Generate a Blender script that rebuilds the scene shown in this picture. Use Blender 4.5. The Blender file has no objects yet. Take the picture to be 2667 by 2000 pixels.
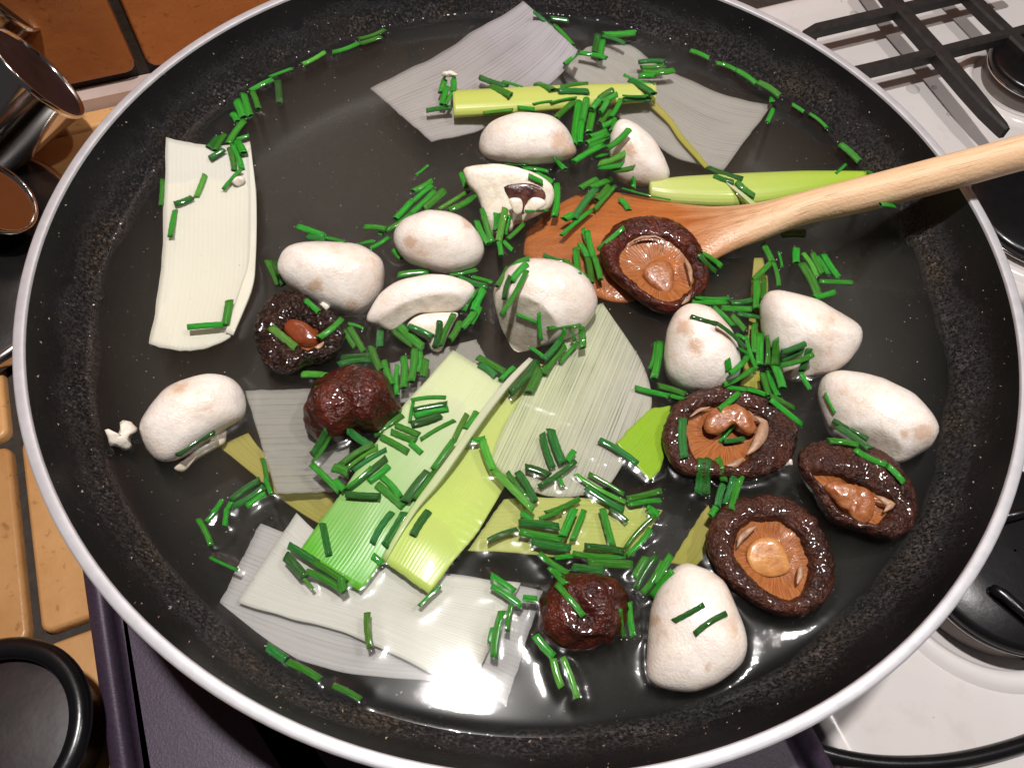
import bpy, bmesh, math, random
import numpy as np
from mathutils import Vector, noise
from mathutils.bvhtree import BVHTree
random.seed(7); np.random.seed(7)
S = bpy.context.scene
COL = S.collection
# ------------------------------------------------------------------ camera
F, PITCH, ROLL = 2000.0, 0.5206574, 0.0864676
CAM = Vector((-0.0027056, -0.1670299, 0.1963797))
sp, cp, sr, cr = math.sin(PITCH), math.cos(PITCH), math.sin(ROLL), math.cos(ROLL)
r0, u0, fw = Vector((1, 0, 0)), Vector((0, cp, sp)), Vector((0, sp, -cp))
CR, CU = r0*cr + u0*sr, u0*cr - r0*sr
cam = bpy.data.cameras.new('camera')
cam.sensor_width, cam.lens = 36.0, F/2667*36
cam.clip_start, cam.clip_end = 0.01, 50
co = bpy.data.objects.new('camera', cam); COL.objects.link(co)
from mathutils import Matrix
M = Matrix((CR, CU, -fw)).transposed().to_4x4(); M.translation = CAM
co.matrix_world = M
S.camera = co
# ------------------------------------------------------------------ world, lamps, exposure
W = bpy.data.worlds.new('World'); S.world = W; W.use_nodes = True
W.node_tree.nodes['Background'].inputs[0].default_value = (0.95, 0.9, 0.95, 1)
W.node_tree.nodes['Background'].inputs[1].default_value = 0.05
S.view_settings.view_transform = 'Standard'; S.view_settings.look = 'None'
S.view_settings.exposure = 0.0; S.view_settings.gamma = 1.0
def lamp(name, loc, power, rad, col):
    l = bpy.data.lights.new(name, 'AREA'); l.shape = 'DISK'; l.size = rad*2; l.energy = power; l.color = col
    o = bpy.data.objects.new(name, l); o.location = loc; COL.objects.link(o); return o
lamp('hood_lamp', (-0.030, -0.030, 0.80), 8.2, 0.021, (1.0, 0.965, 0.93))
lamp('hood_lamp', (0.40, 0.03, 0.80), 2.8, 0.022, (1.0, 0.95, 0.92))
S.cycles.use_denoising = True
S.cycles.max_bounces = 8; S.cycles.transparent_max_bounces = 16; S.cycles.volume_bounces = 1
S.cycles.sample_clamp_indirect = 4.0
# ------------------------------------------------------------------ pixel -> world
WL = -0.018                                  # broth level below the rim
ORG = {1: (0, 0), 2: (880, 0), 3: (1767, 0), 4: (0, 660), 5: (880, 660), 6: (1767, 660), 7: (0, 1325), 8: (880, 1325), 9: (1767, 1325)}
def Z(n, x, y): o = ORG[n]; return (o[0] + x/2.4578, o[1] + y/2.4578)
def V(x, y): return (x*1.20570, y*1.20570)
def ray(p):
    x, y = (p[0]-1333.5)/F, (p[1]-1000)/F
    return (CR*x - CU*y + fw)
def at(p, z=WL):
    d = ray(p); return CAM + d*((z-CAM.z)/d.z)
def px(P):
    d = Vector(P)-CAM; z = d.dot(fw); return (1333.5+F*d.dot(CR)/z, 1000-F*d.dot(CU)/z)
# ------------------------------------------------------------------ object helpers
SOUP_V, SOUP_F = [], []
def tag(o, label=None, cat=None, group=None, kind=None):
    for k, v in (('label', label), ('category', cat), ('group', group), ('kind', kind)):
        if v: o[k] = v
    return o
def empty(name, loc, label, cat, group=None):
    o = bpy.data.objects.new(name, None); o.location = loc; o.empty_display_size = 0.01
    COL.objects.link(o); return tag(o, label, cat, group)
def obj(name, vs, fs, mat, parent=None, uv=None, smooth=True, soup=False):
    vs = [Vector(v) for v in vs]
    if soup:
        b = len(SOUP_V); SOUP_V.extend(vs); SOUP_F.extend([[b+i for i in f] for f in fs])
    if parent is None:
        org = Vector(((min(v.x for v in vs)+max(v.x for v in vs))/2, (min(v.y for v in vs)+max(v.y for v in vs))/2, min(v.z for v in vs)))
    else:
        org = Vector((0, 0, 0)); q = parent
        while q: org += q.location; q = q.parent
    me = bpy.data.meshes.new(name)
    me.from_pydata([v-org for v in vs], [], fs); me.materials.append(mat)
    if smooth: me.polygons.foreach_set('use_smooth', [True]*len(me.polygons))
    if uv:
        l = me.uv_layers.new(name='UVMap')
        for lp in me.loops: l.data[lp.index].uv = uv[lp.vertex_index]
    me.update()
    o = bpy.data.objects.new(name, me); COL.objects.link(o)
    if parent is None: o.location = org
    else: o.parent = parent
    return o
def spline(pts, n, closed=False):
    pts = [np.array(p, float) for p in pts]; N = len(pts); out = []
    segs = N if closed else N-1
    dense = []
    for i in range(segs):
        g = (lambda k: pts[k % N]) if closed else (lambda k: pts[max(0, min(N-1, k))])
        a, b, c, d = g(i-1), g(i), g(i+1), g(i+2)
        for k in range(12):
            t = k/12
            dense.append(0.5*((2*b)+(c-a)*t+(2*a-5*b+4*c-d)*t*t+(3*b-a-3*c+d)*t**3))
    dense.append(pts[0] if closed else pts[-1])
    D = np.array(dense); s = np.concatenate([[0], np.cumsum(np.linalg.norm(np.diff(D, axis=0), axis=1))])
    q = np.linspace(0, s[-1], n, endpoint=not closed)
    return np.stack([np.interp(q, s, D[:, k]) for k in range(D.shape[1])], 1)
def poly_len(pts, n):     # piecewise linear resample
    P = np.array(pts, float); s = np.concatenate([[0], np.cumsum(np.linalg.norm(np.diff(P, axis=0), axis=1))])
    q = np.linspace(0, s[-1], n); return np.stack([np.interp(q, s, P[:, k]) for k in range(P.shape[1])], 1)
def fbm(p, sc, oct=3): return noise.fractal(Vector(p)*sc, 1.0, 2.0, oct)
def strip_faces(nr, nc, wrap=False):
    f = []
    for i in range(nr-1):
        for j in range(nc if wrap else nc-1):
            k = (j+1) % nc
            f.append((i*nc+j, i*nc+k, (i+1)*nc+k, (i+1)*nc+j))
    return f
# ------------------------------------------------------------------ materials
class N:
    def __init__(s, name):
        s.m = bpy.data.materials.new(name); s.m.use_nodes = True; s.t = s.m.node_tree
        s.b = s.t.nodes['Principled BSDF']; s.o = s.t.nodes['Material Output']
    def n(s, typ, **kw):
        x = s.t.nodes.new('ShaderNode'+typ)
        for k, v in kw.items():
            if k.startswith('_'): setattr(x, k[1:], v)
            else: x.inputs[k.replace('__', ' ')].default_value = v
        return x
    def l(s, a, b): s.t.links.new(a, b)
    def coord(s, kind='Object', scale=None):
        c = s.n('TexCoord')
        if scale is None: return c.outputs[kind]
        mp = s.n('Mapping'); mp.inputs['Scale'].default_value = scale
        s.l(c.outputs[kind], mp.inputs['Vector']); return mp.outputs[0]
    def noise(s, vec, scale, detail=4, rough=0.55, out='Fac'):
        x = s.n('TexNoise', Scale=scale, Detail=detail, Roughness=rough); s.l(vec, x.inputs['Vector']); return x.outputs[out]
    def ramp(s, fac, stops):
        r = s.n('ValToRGB'); e = r.color_ramp.elements
        while len(e) < len(stops): e.new(0.5)
        for k, (p, c) in enumerate(stops):
            e[k].position = p; e[k].color = (*c, 1) if len(c) == 3 else c
        s.l(fac, r.inputs[0]); return r.outputs[0]
    def mix(s, fac, a, b, mode='MIX'):
        x = s.n('Mix', _data_type='RGBA', _blend_type=mode)
        for sock, v in ((x.inputs[0], fac), (x.inputs[6], a), (x.inputs[7], b)):
            if isinstance(v, (int, float)): sock.default_value = v
            elif isinstance(v, tuple): sock.default_value = (*v, 1) if len(v) == 3 else v
            else: s.l(v, sock)
        return x.outputs[2]
    def math(s, op, a, b=0.0):
        x = s.n('Math', _operation=op)
        for i, v in enumerate((a, b)):
            if isinstance(v, (int, float)): x.inputs[i].default_value = v
            else: s.l(v, x.inputs[i])
        return x.outputs[0]
    def bump(s, h, strength, dist, prev=None):
        x = s.n('Bump', Strength=strength, Distance=dist); s.l(h, x.inputs['Height'])
        if prev is not None: s.l(prev, x.inputs['Normal'])
        s.l(x.outputs[0], s.b.inputs['Normal']); return x.outputs[0]
    def set(s, **kw):
        for k, v in kw.items():
            i = s.b.inputs[k.replace('__', ' ')]
            if hasattr(v, 'links') or hasattr(v, 'is_output'): s.l(v, i)
            else: i.default_value = (*v, 1) if isinstance(v, tuple) and len(v) == 3 and i.type == 'RGBA' else v
        return s
def rgb(r, g, b):   # sRGB 0-255 -> linear
    f = lambda c: (c/255/12.92 if c/255 <= 0.04045 else ((c/255+0.055)/1.055)**2.4)
    return (f(r), f(g), f(b))

def m_button():
    m = N('button_mushroom_skin'); c = m.coord()
    rnd = m.n('ObjectInfo').outputs['Random']
    add = m.n('VectorMath', _operation='ADD'); m.l(c, add.inputs[0]); m.l(rnd, add.inputs[1]); c = add.outputs[0]
    big = m.noise(c, 70, 5, 0.6); sm = m.noise(c, 420, 4, 0.65); st = m.noise(c, 160, 3, 0.7)
    col = m.ramp(big, [(0.26, (0.60, 0.42, 0.30)), (0.38, (0.75, 0.65, 0.57)), (0.54, (0.80, 0.735, 0.68))])
    spots = m.ramp(st, [(0.60, (0, 0, 0)), (0.72, (1, 1, 1))])
    col = m.mix(m.math('MULTIPLY', spots, 0.22), col, (0.48, 0.27, 0.13))
    fl = m.ramp(sm, [(0.30, (0.88, 0.83, 0.78)), (0.55, (1, 1, 1))])
    col = m.mix(0.6, col, fl, 'MULTIPLY')
    at_ = m.n('Attribute', _attribute_name='wear'); s_ = m.n('SeparateColor'); m.l(at_.outputs['Color'], s_.inputs[0])
    fle = m.ramp(m.noise(c, 260, 5, 0.7), [(0.32, (0.52, 0.43, 0.33)), (0.6, (0.72, 0.65, 0.55))])
    col = m.mix(m.math('MULTIPLY', s_.outputs[0], 0.85), col, fle)
    scf = m.ramp(m.math('ADD', s_.outputs[1], m.math('MULTIPLY', m.math('SUBTRACT', sm, 0.5), 1.1)), [(0.42, (0, 0, 0)), (0.75, (1, 1, 1))])
    col = m.mix(m.math('MULTIPLY', scf, 0.6), col, (0.50, 0.27, 0.13))
    m.set(Base__Color=col, Roughness=0.33, Subsurface__Weight=0.4, Subsurface__Scale=0.003)
    m.b.inputs['Subsurface Radius'].default_value = (1, 0.7, 0.45)
    m.set(Coat__Weight=0.5, Coat__Roughness=0.13)
    b = m.bump(sm, 0.3, 0.0007); m.bump(m.noise(c, 1300, 3, 0.7), 0.45, 0.0005, b); return m.m
def m_cut():
    m = N('mushroom_flesh'); c = m.coord(); sm = m.noise(c, 300, 5, 0.65)
    m.set(Base__Color=m.ramp(sm, [(0.3, (0.66, 0.55, 0.42)), (0.6, (0.82, 0.75, 0.64))]), Roughness=0.4,
          Subsurface__Weight=0.25, Subsurface__Scale=0.003, Coat__Weight=0.25, Coat__Roughness=0.25)
    m.bump(m.noise(c, 700, 3), 0.4, 0.0005); return m.m
def m_shiitake(name, dark, light, gl=0.22, crack=None, bs=0.9):
    m = N(name); c = m.coord(); a = m.noise(c, 110, 5, 0.65); f = m.noise(c, 600, 3, 0.6)
    col = m.ramp(a, [(0.32, dark), (0.68, light)])
    if crack: col = m.mix(m.ramp(m.noise(c, 330, 4, 0.7), [(0.60, (0, 0, 0)), (0.72, (1, 1, 1))]), col, crack)
    m.set(Base__Color=col, Roughness=gl+0.1, Coat__Weight=0.55, Coat__Roughness=0.07, Specular__IOR__Level=0.25)
    b = m.bump(f, bs, 0.0028); m.bump(m.noise(c, 1100, 2), bs*0.7, 0.0012, b); return m.m
def m_gill():
    m = N('shiitake_gills'); uv = m.coord('UV', (1, 1, 1))
    s = m.n('SeparateXYZ'); m.l(uv, s.inputs[0]); 
    st = m.noise(m.coord('UV', (190, 2.2, 1)), 1, 3, 0.6)
    col = m.ramp(st, [(0.30, (0.12, 0.032, 0.009)), (0.46, (0.32, 0.105, 0.030)), (0.66, (0.43, 0.16, 0.052))])
    inner = m.ramp(s.outputs[1], [(0.0, (0.8, 0.8, 0.8)), (0.35, (0, 0, 0)), (0.8, (0, 0, 0)), (1.0, (0.75, 0.75, 0.75))])
    m.b.inputs['Specular IOR Level'].default_value = 0.4
    col = m.mix(m.math('MULTIPLY', inner, 0.9), col, (0.33, 0.125, 0.042))
    m.set(Base__Color=col, Roughness=0.3, Coat__Weight=0.5, Coat__Roughness=0.1, Subsurface__Weight=0.15, Subsurface__Scale=0.002)
    m.bump(st, 0.5, 0.0008); return m.m
def m_simple(name, col, rough=0.4, metal=0.0, nscale=0, var=0.25, bump=0.0, coat=0.0, col2=None, detail=4):
    m = N(name); m.set(Roughness=rough, Metallic=metal, Coat__Weight=coat, Coat__Roughness=0.1)
    if nscale:
        c = m.coord(); f = m.noise(c, nscale, detail, 0.6)
        c2 = col2 or tuple(x*(1-var) for x in col)
        m.set(Base__Color=m.ramp(f, [(0.35, c2), (0.65, col)]))
        if bump: m.bump(f, bump, 0.001)
    else: m.set(Base__Color=col)
    return m.m
def m_leek(name, c0, c1, alpha=1.0, stripe=0.3, mid=0.5, lines=60, dark=(0.30, 0.30, 0.34), translucent=0.3, gloss=0.28, across=False, ribs=22, wet=False):
    m = N(name); uvc = m.coord('UV'); s = m.n('SeparateXYZ'); m.l(uvc, s.inputs[0])
    wob = m.noise(m.coord('UV', (5, 5, 1)), 1, 3)
    g = m.math('ADD', s.outputs[1 if across else 0], m.math('MULTIPLY', m.math('SUBTRACT', wob, 0.5), 0.25))
    col = m.ramp(g, [(max(0, mid-0.4), c0), (min(1, mid+0.4), c1)])
    st = m.noise(m.coord('UV', (0.45, lines, 1)), 1, 3, 0.75)
    sm = m.ramp(st, [(0.34, (1, 1, 1)), (0.60, (0, 0, 0))])
    blot = m.ramp(m.noise(m.coord('UV', (3, 4, 1)), 1, 3), [(0.35, (0.35, 0.35, 0.35)), (0.65, (1, 1, 1))])
    rw = m.noise(m.coord('UV', (1.5, 5, 1)), 1, 2); rn = m.noise(m.coord('UV', (0.8, ribs*1.3, 1)), 1, 2, 0.6)
    ph = m.math('ADD', m.math('MULTIPLY', s.outputs[1], ribs*6.2832), m.math('MULTIPLY', rw, 5.0))
    rib = m.math('ADD', m.math('MULTIPLY', m.math('SINE', ph), 0.5), 0.5)
    rmask = m.math('MULTIPLY', m.ramp(rib, [(0.02, (1, 1, 1)), (0.42, (0, 0, 0))]), m.ramp(rn, [(0.35, (0, 0, 0)), (0.62, (1, 1, 1))]))
    sm = m.math('MAXIMUM', m.math('MULTIPLY', sm, 0.55), rmask)
    col = m.mix(m.math('MULTIPLY', m.math('MULTIPLY', sm, stripe), blot), col, dark)
    fl = m.ramp(m.noise(m.coord('Object'), 420, 3, 0.6), [(0.70, (0, 0, 0)), (0.78, (1, 1, 1))])
    col = m.mix(m.math('MULTIPLY', fl, 0.25), col, (0.30, 0.24, 0.14))
    m.set(Base__Color=col, Roughness=gloss if wet else 0.5, Coat__Weight=0.25 if wet else 0.0, Coat__Roughness=0.1, Specular__IOR__Level=0.35 if wet else 0.08)
    m.bump(m.math('ADD', m.math('MULTIPLY', rib, 0.6), st), 0.12, 0.0005)
    tr = m.n('BsdfTranslucent'); m.l(col, tr.inputs[0])
    mx = m.n('MixShader'); mx.inputs[0].default_value = translucent
    m.l(m.b.outputs[0], mx.inputs[1]); m.l(tr.outputs[0], mx.inputs[2]); last = mx
    if alpha < 1:
        tp = m.n('BsdfTransparent'); tp.inputs[0].default_value = (0.93, 0.93, 0.92, 1)
        mx2 = m.n('MixShader')
        fac = m.math('ADD', m.math('MULTIPLY', m.math('MULTIPLY', sm, blot), 0.25), 1-alpha)
        m.l(fac, mx2.inputs[0]); m.l(mx.outputs[0], mx2.inputs[1]); m.l(tp.outputs[0], mx2.inputs[2]); last = mx2
    m.l(last.outputs[0], m.o.inputs['Surface']); return m.m
def m_chive(name, a, b):
    m = N(name); st = m.noise(m.coord('UV', (1.2, 26, 1)), 1, 3, 0.7)
    col = m.ramp(st, [(0.35, a), (0.68, b)])
    r = m.n('ObjectInfo').outputs['Random']
    hv = m.n('HueSaturation'); m.l(col, hv.inputs['Color'])
    m.l(m.math('ADD', m.math('MULTIPLY', r, 0.7), 0.65), hv.inputs['Value'])
    m.l(m.math('ADD', m.math('MULTIPLY', r, 0.03), 0.485), hv.inputs['Hue'])
    m.set(Base__Color=hv.outputs[0], Roughness=0.4, Coat__Weight=0.38, Coat__Roughness=0.06)
    b = m.bump(st, 0.9, 0.0006); m.bump(m.noise(m.coord('Object'), 1500, 2), 0.35, 0.0004, b); return m.m
def m_wood():
    m = N('beech_wood'); c = m.coord('UV', (3.2, 11, 1)); g = m.noise(c, 1, 5, 0.6)
    pores = m.noise(m.coord('UV', (24, 60, 1)), 1, 2, 0.5)
    s = m.n('SeparateXYZ'); m.l(m.coord('UV'), s.inputs[0])
    dry = m.ramp(g, [(0.3, (0.60, 0.37, 0.20)), (0.7, (0.74, 0.52, 0.33))])
    wet = m.ramp(g, [(0.3, (0.28, 0.078, 0.018)), (0.7, (0.44, 0.15, 0.042))])
    gg = m.math('ADD', s.outputs[0], m.math('MULTIPLY', m.math('SUBTRACT', g, 0.5), 0.18))
    col = m.mix(m.ramp(gg, [(0.36, (0, 0, 0)), (0.56, (1, 1, 1))]), wet, dry)
    po = m.ramp(pores, [(0.58, (0, 0, 0)), (0.66, (1, 1, 1))])
    col = m.mix(m.math('MULTIPLY', po, 0.55), col, (0.24, 0.09, 0.03))
    rg = m.ramp(gg, [(0.40, (0.22, 0.22, 0.22)), (0.54, (0.55, 0.55, 0.55))])
    m.set(Base__Color=col, Roughness=rg)
    b = m.bump(g, 0.15, 0.0006); m.bump(m.noise(m.coord('Object'), 900, 2), 0.5, 0.0004, b); return m.m
def m_pan():
    m = N('black_nonstick_coating'); c = m.coord(); s = m.n('SeparateXYZ'); m.l(c, s.inputs[0])
    z = m.math('ADD', m.math('ADD', s.outputs[2], -0.050), m.math('MULTIPLY', m.math('SUBTRACT', m.noise(c, 14, 3), 0.5), 0.016))
    # dried broth left as a ragged band just above the liquid
    zr = m.n('MapRange'); zr.inputs['From Min'].default_value = -0.030; zr.inputs['From Max'].default_value = 0.0
    m.l(z, zr.inputs['Value'])
    band = m.ramp(zr.outputs[0], [(0.33, (0, 0, 0)), (0.42, (1, 1, 1)), (0.53, (0.7, 0.7, 0.7)), (0.63, (0.12, 0.12, 0.12)), (0.85, (0, 0, 0))])
    gr = m.ramp(m.noise(c, 900, 5, 0.8), [(0.45, (0, 0, 0)), (0.60, (1, 1, 1))])
    cl = m.ramp(m.noise(c, 60, 4, 0.65), [(0.34, (0.1, 0.1, 0.1)), (0.62, (1, 1, 1))])
    k = m.math('MULTIPLY', m.math('MULTIPLY', band, gr), cl)
    tan = m.ramp(m.noise(c, 35, 3), [(0.45, (0.20, 0.18, 0.18)), (0.70, (0.34, 0.25, 0.17))])
    speck = m.ramp(m.noise(c, 750, 2, 0.5), [(0.71, (0, 0, 0)), (0.77, (1, 1, 1))])
    base = m.ramp(m.noise(c, 25, 4), [(0.3, (0.004, 0.0038, 0.0046)), (0.7, (0.010, 0.009, 0.010))])
    col = m.mix(m.math('MULTIPLY', k, 0.62), base, tan)
    col = m.mix(m.math('MULTIPLY', speck, 0.35), col, (0.22, 0.20, 0.19))
    m.set(Base__Color=col, Roughness=m.math('ADD', m.math('MULTIPLY', k, 0.4), 0.36), Specular__IOR__Level=0.25)
    b = m.bump(k, 0.8, 0.0015); m.bump(m.noise(c, 1100, 2), 0.25, 0.0003, b); return m.m
def m_tile(name, lo, hi):
    m = N(name); c = m.coord()
    rnd = m.n('ObjectInfo').outputs['Random']
    add = m.n('VectorMath', _operation='ADD'); m.l(c, add.inputs[0]); m.l(rnd, add.inputs[1]); c = add.outputs[0]
    f = m.noise(c, 22, 5, 0.6)
    col = m.ramp(f, [(0.3, lo), (0.7, hi)])
    hv = m.n('HueSaturation'); m.l(col, hv.inputs['Color'])
    m.l(m.math('ADD', m.math('MULTIPLY', rnd, 0.35), 0.8), hv.inputs['Value'])
    pit = m.ramp(m.noise(c, 260, 3, 0.6), [(0.30, (0.55, 0.5, 0.45)), (0.40, (1, 1, 1))])
    m.set(Base__Color=m.mix(0.7, hv.outputs[0], pit, 'MULTIPLY'), Roughness=0.38)
    b = m.bump(m.noise(c, 45, 3), 0.25, 0.003); m.bump(m.noise(c, 400, 3), 0.15, 0.001, b); return m.m
def m_water():
    m = N('clear_broth'); t = m.t; t.nodes.remove(m.b)
    tp = m.n('BsdfTransparent'); tp.inputs[0].default_value = (0.99, 0.985, 0.97, 1)
    gl = m.n('BsdfGlossy'); gl.inputs['Roughness'].default_value = 0.02
    c = m.coord(); h = m.noise(c, 1500, 2, 0.5); h2 = m.noise(c, 90, 2, 0.5)
    b1 = m.n('Bump', Strength=0.16, Distance=0.00012); m.l(h, b1.inputs['Height'])
    b2 = m.n('Bump', Strength=0.015, Distance=0.002); m.l(h2, b2.inputs['Height']); m.l(b1.outputs[0], b2.inputs['Normal'])
    m.l(b2.outputs[0], gl.inputs['Normal'])
    g2 = m.n('BsdfGlossy'); g2.inputs['Roughness'].default_value = 0.20; g2.inputs['Color'].default_value = (1, 1, 1, 1)
    gm = m.n('MixShader'); gm.inputs[0].default_value = 0.22; m.l(gl.outputs[0], gm.inputs[1]); m.l(g2.outputs[0], gm.inputs[2])
    fr = m.n('Fresnel', IOR=1.33); m.l(b2.outputs[0], fr.inputs['Normal'])
    mx = m.n('MixShader'); m.l(fr.outputs[0], mx.inputs[0]); m.l(tp.outputs[0], mx.inputs[1]); m.l(gm.outputs[0], mx.inputs[2])
    m.l(mx.outputs[0], m.o.inputs['Surface'])
    v = m.n('VolumePrincipled'); v.inputs['Color'].default_value = (0.60, 0.585, 0.52, 1)
    v.inputs['Density'].default_value = 12.0; v.inputs['Anisotropy'].default_value = 0.3
    m.l(v.outputs[0], m.o.inputs['Volume']); return m.m
M_BUT, M_CUT, M_GILL, M_WOOD, M_PAN, M_WATER = m_button(), m_cut(), m_gill(), m_wood(), m_pan(), m_water()
M_SH = m_shiitake('shiitake_skin', (0.014, 0.0045, 0.003), (0.078, 0.023, 0.013), 0.22, None, 0.6)
M_SHR = m_shiitake('red_brown_shiitake_skin', (0.016, 0.003, 0.0016), (0.095, 0.015, 0.007), 0.2, None, 0.45)
M_SHC = m_shiitake('cracked_shiitake_skin', (0.008, 0.003, 0.002), (0.035, 0.012, 0.007), 0.25, (0.17, 0.085, 0.04))
M_STEM = m_simple('shiitake_stem_flesh', (0.36, 0.14, 0.05), 0.34, 0, 260, 0.35, 0.8, 0.4, (0.24, 0.062, 0.018))
M_STEMR = m_simple('red_stem_flesh', (0.22, 0.045, 0.014), 0.22, 0, 130, 0.35, 0.4, 0.6)
M_STEMY = m_simple('golden_stem_flesh', (0.56, 0.27, 0.085), 0.35, 0, 230, 0.3, 0.6, 0.3, (0.40, 0.15, 0.042))
M_EDGE = m_simple('pale_shiitake_edge', (0.44, 0.26, 0.16), 0.4, 0, 300, 0.4, 0.5)
M_DGILL = m_simple('dark_mushroom_gills', (0.035, 0.010, 0.008), 0.3, 0, 260, 0.6, 0.8, 0.5, (0.14, 0.05, 0.035))
M_CHD = m_chive('dark_chive_green', (0.005, 0.078, 0.008), (0.028, 0.205, 0.022))
M_CHM = m_chive('mid_chive_green', (0.012, 0.150, 0.004), (0.052, 0.345, 0.022))
M_CHL = m_chive('light_chive_green', (0.040, 0.220, 0.012), (0.130, 0.390, 0.035))
M_ALU = m_simple('brushed_aluminium', (0.54, 0.53, 0.56), 0.45, 0.4, 160, 0.13, 0.03)
M_STEEL = m_simple('polished_steel', (0.62, 0.58, 0.55), 0.12, 1.0)
M_BLACK = m_simple('black_enamel', (0.006, 0.0055, 0.0065), 0.26, 0, 120, 0.3, 0.1)
M_GRATE = m_simple('matt_black_cast_iron', (0.020, 0.016, 0.015), 0.6, 0, 200, 0.5, 0.4)
M_PURPLE = m_simple('dark_purple_satin_metal', (0.062, 0.040, 0.070), 0.45, 0.2, 1500, 0.4, 0.15)
M_OUT = m_simple('pan_outer_coating', (0.018, 0.014, 0.020), 0.4)
def m_hob():
    m = N('white_hob_enamel'); c = m.coord()
    base = m.ramp(m.noise(c, 9, 4), [(0.3, (0.58, 0.54, 0.525)), (0.7, (0.66, 0.62, 0.61))])
    st = m.ramp(m.noise(c, 55, 5, 0.7), [(0.56, (0, 0, 0)), (0.72, (1, 1, 1))])
    dot = m.ramp(m.noise(c, 330, 2, 0.5), [(0.74, (0, 0, 0)), (0.78, (1, 1, 1))])
    col = m.mix(m.math('MULTIPLY', st, 0.22), base, (0.36, 0.29, 0.22))
    col = m.mix(m.math('MULTIPLY', dot, 0.6), col, (0.16, 0.11, 0.08))
    m.set(Base__Color=col, Roughness=m.math('ADD', m.math('MULTIPLY', st, 0.25), 0.16), Coat__Weight=0.3, Coat__Roughness=0.1); return m.m
M_HOB = m_hob()
M_GROUT = m_simple('dark_grout', (0.036, 0.026, 0.019), 0.8, 0, 300, 0.4, 0.5)
M_TILE = m_tile('orange_glazed_tile', (0.48, 0.23, 0.080), (0.64, 0.36, 0.150))
M_WTILE = m_tile('terracotta_wall_tile', (0.30, 0.085, 0.022), (0.42, 0.15, 0.040))
M_TRIM = m_simple('pale_trim', (0.55, 0.42, 0.37), 0.4, 0, 40, 0.15)
M_LIDW = m_simple('dark_streaked_lid', (0.022, 0.009, 0.011), 0.5, 0, 60, 0.7, 0.3)
M_DROP = m_simple('water_drop', (0.42, 0.40, 0.39), 0.08)
M_CRUMB = m_simple('mushroom_crumb_flesh', (0.78, 0.70, 0.60), 0.5, 0, 300, 0.2, 0.4)
M_SPECK = m_simple('floating_speck', (0.42, 0.36, 0.30), 0.6)
def m_bubble():
    m = N('bubble_film'); m.t.nodes.remove(m.b)
    tp = m.n('BsdfTransparent'); gl = m.n('BsdfGlossy'); gl.inputs['Roughness'].default_value = 0.02
    lw = m.n('LayerWeight'); lw.inputs['Blend'].default_value = 0.25
    mx = m.n('MixShader'); m.l(m.math('ADD', m.math('MULTIPLY', lw.outputs['Fresnel'], 0.6), 0.03), mx.inputs[0]); m.l(tp.outputs[0], mx.inputs[1]); m.l(gl.outputs[0], mx.inputs[2])
    m.l(mx.outputs[0], m.o.inputs['Surface']); return m.m
M_BUB = m_bubble()

# ================================================================== SETTING (kitchen axes turned 26.5 degrees)
KA = math.radians(26.5); E1 = Vector((math.cos(KA), math.sin(KA), 0)); E2 = Vector((-math.sin(KA), math.cos(KA), 0))
def K(a, b, z): return E1*a + E2*b + Vector((0, 0, z))
def kc(P): return (P.dot(E1), P.dot(E2))
CT = -0.100                                     # counter top
def box_pts(a0, a1, b0, b1, z0, z1):
    return [K(a0, b0, z0), K(a1, b0, z0), K(a1, b1, z0), K(a0, b1, z0), K(a0, b0, z1), K(a1, b0, z1), K(a1, b1, z1), K(a0, b1, z1)]
BOXF = [(0, 3, 2, 1), (4, 5, 6, 7), (0, 1, 5, 4), (1, 2, 6, 5), (2, 3, 7, 6), (3, 0, 4, 7)]
WALL = 0.254
counter = obj('counter', box_pts(-0.9, 0.9, -0.7, WALL, -0.14, CT-0.004), BOXF, M_GROUT, smooth=False); tag(counter, kind='structure')
wall = obj('wall', box_pts(-0.9, 0.9, WALL, WALL+0.08, -0.14, 1.2), BOXF, M_GROUT, smooth=False); tag(wall, kind='structure')
def tile_mesh(name, w, h, mat, t=0.006, rc=0.006, bev=0.0016):
    vs, n = [], 0
    def ring(ins, z):
        out = []
        for cx, cy, a0 in ((1, 1, 0), (-1, 1, 90), (-1, -1, 180), (1, -1, 270)):
            for k in range(4):
                a = math.radians(a0+30*k); out.append((cx*(w/2-rc)+math.cos(a)*(rc-ins), cy*(h/2-rc)+math.sin(a)*(rc-ins), z))
        return out
    rings = [ring(0, 0), ring(0, t-bev), ring(bev*0.35, t-bev*0.35), ring(bev, t)]
    for r in rings: vs += r
    fs = strip_faces(4, 16, True); fs.append(tuple(range(48, 64)))
    me = bpy.data.meshes.new(name); me.from_pydata(vs, [], fs); me.materials.append(mat)
    me.polygons.foreach_set('use_smooth', [True]*(len(fs)-1)+[False]); me.update(); return me
PIT = 0.088
tm = tile_mesh('tile', PIT-0.0042, PIT-0.0042, M_TILE, rc=0.004)
def place(name, me, loc, mat3, parent):
    o = bpy.data.objects.new(name, me); COL.objects.link(o); o.parent = parent
    m4 = mat3.to_4x4(); m4.translation = loc - parent.location; o.matrix_local = m4; return o
RK = Matrix((E1, E2, Vector((0, 0, 1)))).transposed()
for i in range(-3, 5):
    for j in range(-3, 2):
        a, b = -0.204 + PIT*(i+0.5) - 0.0, 0.053 + PIT*(j+0.5)
        if b > 0.24: continue
        if a > -0.06 and b < 0.12: continue
        o = place('tile', tm, K(a, b, CT-0.0055+random.uniform(-.0004, .0004)), RK, counter)
ts = tile_mesh('tile', PIT*2-0.0052, 0.0125, M_TILE, rc=0.003)
for i in range(-2, 4):
    place('tile', ts, K(-0.29+2*PIT*i, 0.2355, CT-0.0055), RK, counter)
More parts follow.
